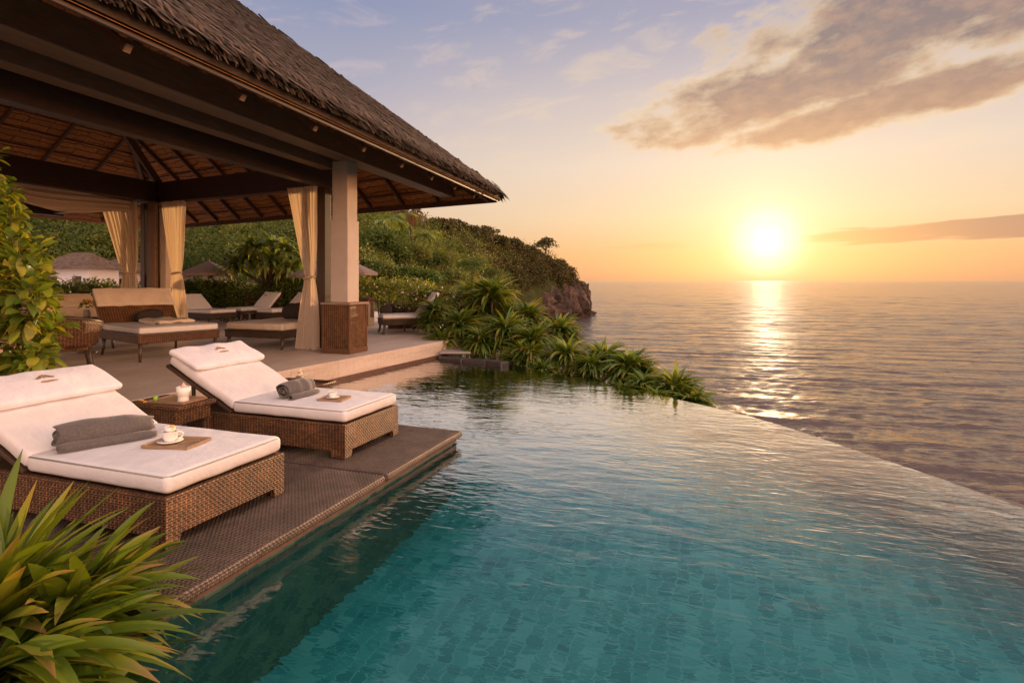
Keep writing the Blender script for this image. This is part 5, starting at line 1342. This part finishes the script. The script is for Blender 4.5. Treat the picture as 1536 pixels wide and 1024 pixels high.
grass('upright blade plant at the left border in front of the nearest lounger', (-3.42, 1.80, -.02), 95, 33, R(-90), R(180), (.55, .95), (.065, .105), (.6, 1.45), (.3, 1.1))
grass('low spreading plant trailing over the bottom edge by the pool wall', (-2.94, 1.35, -.02), 85, 34, R(-80), R(70), (.35, .78), (.055, .09), (-.1, .7), (.5, 1.3))

# ---- spiky clifftop plants beyond the infinity edge
def rosette(label, px, py, d, size, n, seed, mat='leaf_blade', el=(.0, 1.45), wd=.075, stem=.5, dr=(.9, 2.0), group='spiky plants beyond the pool edge'):
    r3 = np.random.default_rng(seed); c = at_d(px, py, d); root = empty('spiky_plant', (c.x, c.y, c.z-stem), 0, label, 'plant', group)
    heads = [(0, 0, stem, 1.)]+[(r3.normal(0, .30)*size, r3.normal(0, .30)*size, stem-r3.uniform(.1, .45)*size, r3.uniform(.6, .85)) for _ in range(4)]
    parts = []; mb = MB()
    for hx, hy, hz, s in heads:
        k = int(n*s*1.25); parts.append(blades([np.array([hx, hy, hz])], r3.uniform(0, 2*math.pi, k), r3.uniform(*el, k), size*s*r3.uniform(.65, 1.05, k), 1.6*wd*size*s*r3.uniform(.8, 1.2, k), r3.uniform(*dr, k), 7, .35, .6, r3.normal(0, .3, k)))
        mb.tube([(hx*.4, hy*.4, -.8), (hx, hy, hz)], [.05, .035], 6)
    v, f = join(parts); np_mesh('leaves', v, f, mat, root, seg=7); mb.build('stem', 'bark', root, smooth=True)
RS = [(738, 452, 16.8, 1.15, 120, 'tall green fan of blades rising highest among the clifftop plants', (.5, 1.5), .06),
 (690, 492, 15.4, .95, 110, 'pale strap-leaved lily clump at the end of the terrace', (.2, 1.4), .07),
 (655, 470, 16.4, .8, 90, 'green spiky clump right of the low dark terrace table', (.3, 1.4), .07),
 (706, 445, 18.5, .9, 90, 'arching bright clump behind the lily clump', (.3, 1.4), .06),
 (722, 515, 14.6, .8, 90, 'yellowish blades directly above the dark stone curb', (.1, 1.4), .06),
 (760, 500, 14.8, .95, 110, 'dense clump with brown lower leaves right of the tallest fan', (.1, 1.4), .06),
 (792, 478, 17.0, .85, 90, 'rounded bright clump below the headland rocks', (.3, 1.5), .07),
 (800, 515, 14.2, .9, 100, 'middle clump of long blades halfway along the pool edge', (.1, 1.4), .065),
 (770, 540, 13.7, .55, 80, 'low clump touching the near end of the infinity edge', (.1, 1.3), .07),
 (838, 500, 15.0, .85, 95, 'clump with upright tips under the open sea, left of the bare gap', (.3, 1.5), .07),
 (850, 535, 13.0, .75, 95, 'fan of blades leaning over the water edge left of the brown-leaved one', (.1, 1.4), .07),
 (815, 555, 12.5, .45, 70, 'small tuft pressed against the edge under the middle clump', (.1, 1.3), .08),
 (888, 552, 12.2, .60, 90, 'yellow-green clump low against the infinity edge', (.2, 1.4), .08),
 (905, 545, 12.8, .80, 95, 'dark clump on the left of the last group along the edge', (.3, 1.4), .08),
 (945, 556, 11.6, .72, 100, 'brown-leaved spiky clump left of the last one', (.2, 1.4), .09),
 (965, 578, 10.8, .50, 80, 'small clump in front of the brown-leaved one', (.1, 1.3), .09),
 (1012, 588, 10.5, .70, 120, 'largest palm-like rosette of the last group overlooking the sea', (.2, 1.45), .09),
 (1040, 604, 9.9, .52, 90, 'last drooping clump at the right end of the plant row', (.0, 1.2), .09),
 (985, 598, 9.9, .34, 70, 'tiny bright tuft at the foot of the largest rosette', (.2, 1.3), .09),
 (712, 474, 18.0, .8, 90, 'leafy clump filling the gap behind the lily clump', (.2, 1.4), .07),
 (742, 482, 17.0, .8, 90, 'dense clump at the foot of the tallest fan', (.2, 1.4), .07),
 (1068, 618, 9.3, .28, 60, 'thin dry tuft after the last clump on the pool edge', (-.1, .8), .05)]
for i, (px, py, d, sz, n, lb, el, wd) in enumerate(RS): rosette(lb, px, py, d, sz, n, 100+i, el=el, wd=wd)
# undergrowth hides the bank between the clumps
cs = [tuple(at_d(px, 478+6*math.sin(px), 18.5)) for px in range(672, 760, 9)]; rs = [.5]*len(cs)
for k in range(150):
    px = r3.uniform(645, 1045); d = near_edge(px)+.32+r3.uniform(.1, 3.2)*np.interp(px, [640, 900, 1045], [1.2, .7, .3]); py = np.interp(px, [645, 740, 860, 1045], [505, 525, 555, 612])+HY*0
    c = at_d(px, py, near_edge(px)+.3); z = min(c.z, -.42)-(d-near_edge(px))*.30
    p = at_d(px, HY, d); cs.append((p.x, p.y, z)); rs.append(r3.uniform(.22, .45)*np.interp(px, [640, 900, 1045], [1.15, .8, .55]))
v, f = leaf_blob(cs, rs, 170, .12, .9, .4, r=r3)
tag(np_mesh('undergrowth', v, f, 'leaf_bush'), 'tangled leafy ground cover beneath the spiky plants on the bank', 'ground cover', kind='stuff')
# little potted plant
p = at_z(632, 502, TER); r = empty('potted_plant', (p.x, p.y, T0), 0, 'tiny potted seedling standing alone on the pale terrace near the spiky plants', 'potted plant')
mb = MB(); mb.lathe([(0, 0), (.07, 0), (.09, .16), (.075, .16), (0, .13)], 14); mb.build('pot', 'pot_grey', r, smooth=True)
n = 16; v, f = blades([np.array([0, 0, .14])], r3.uniform(0, 6.28, n), r3.uniform(.3, 1.4, n), r3.uniform(.12, .26, n), .03, 1., 4); np_mesh('leaves', v, f, 'leaf_vine', r)
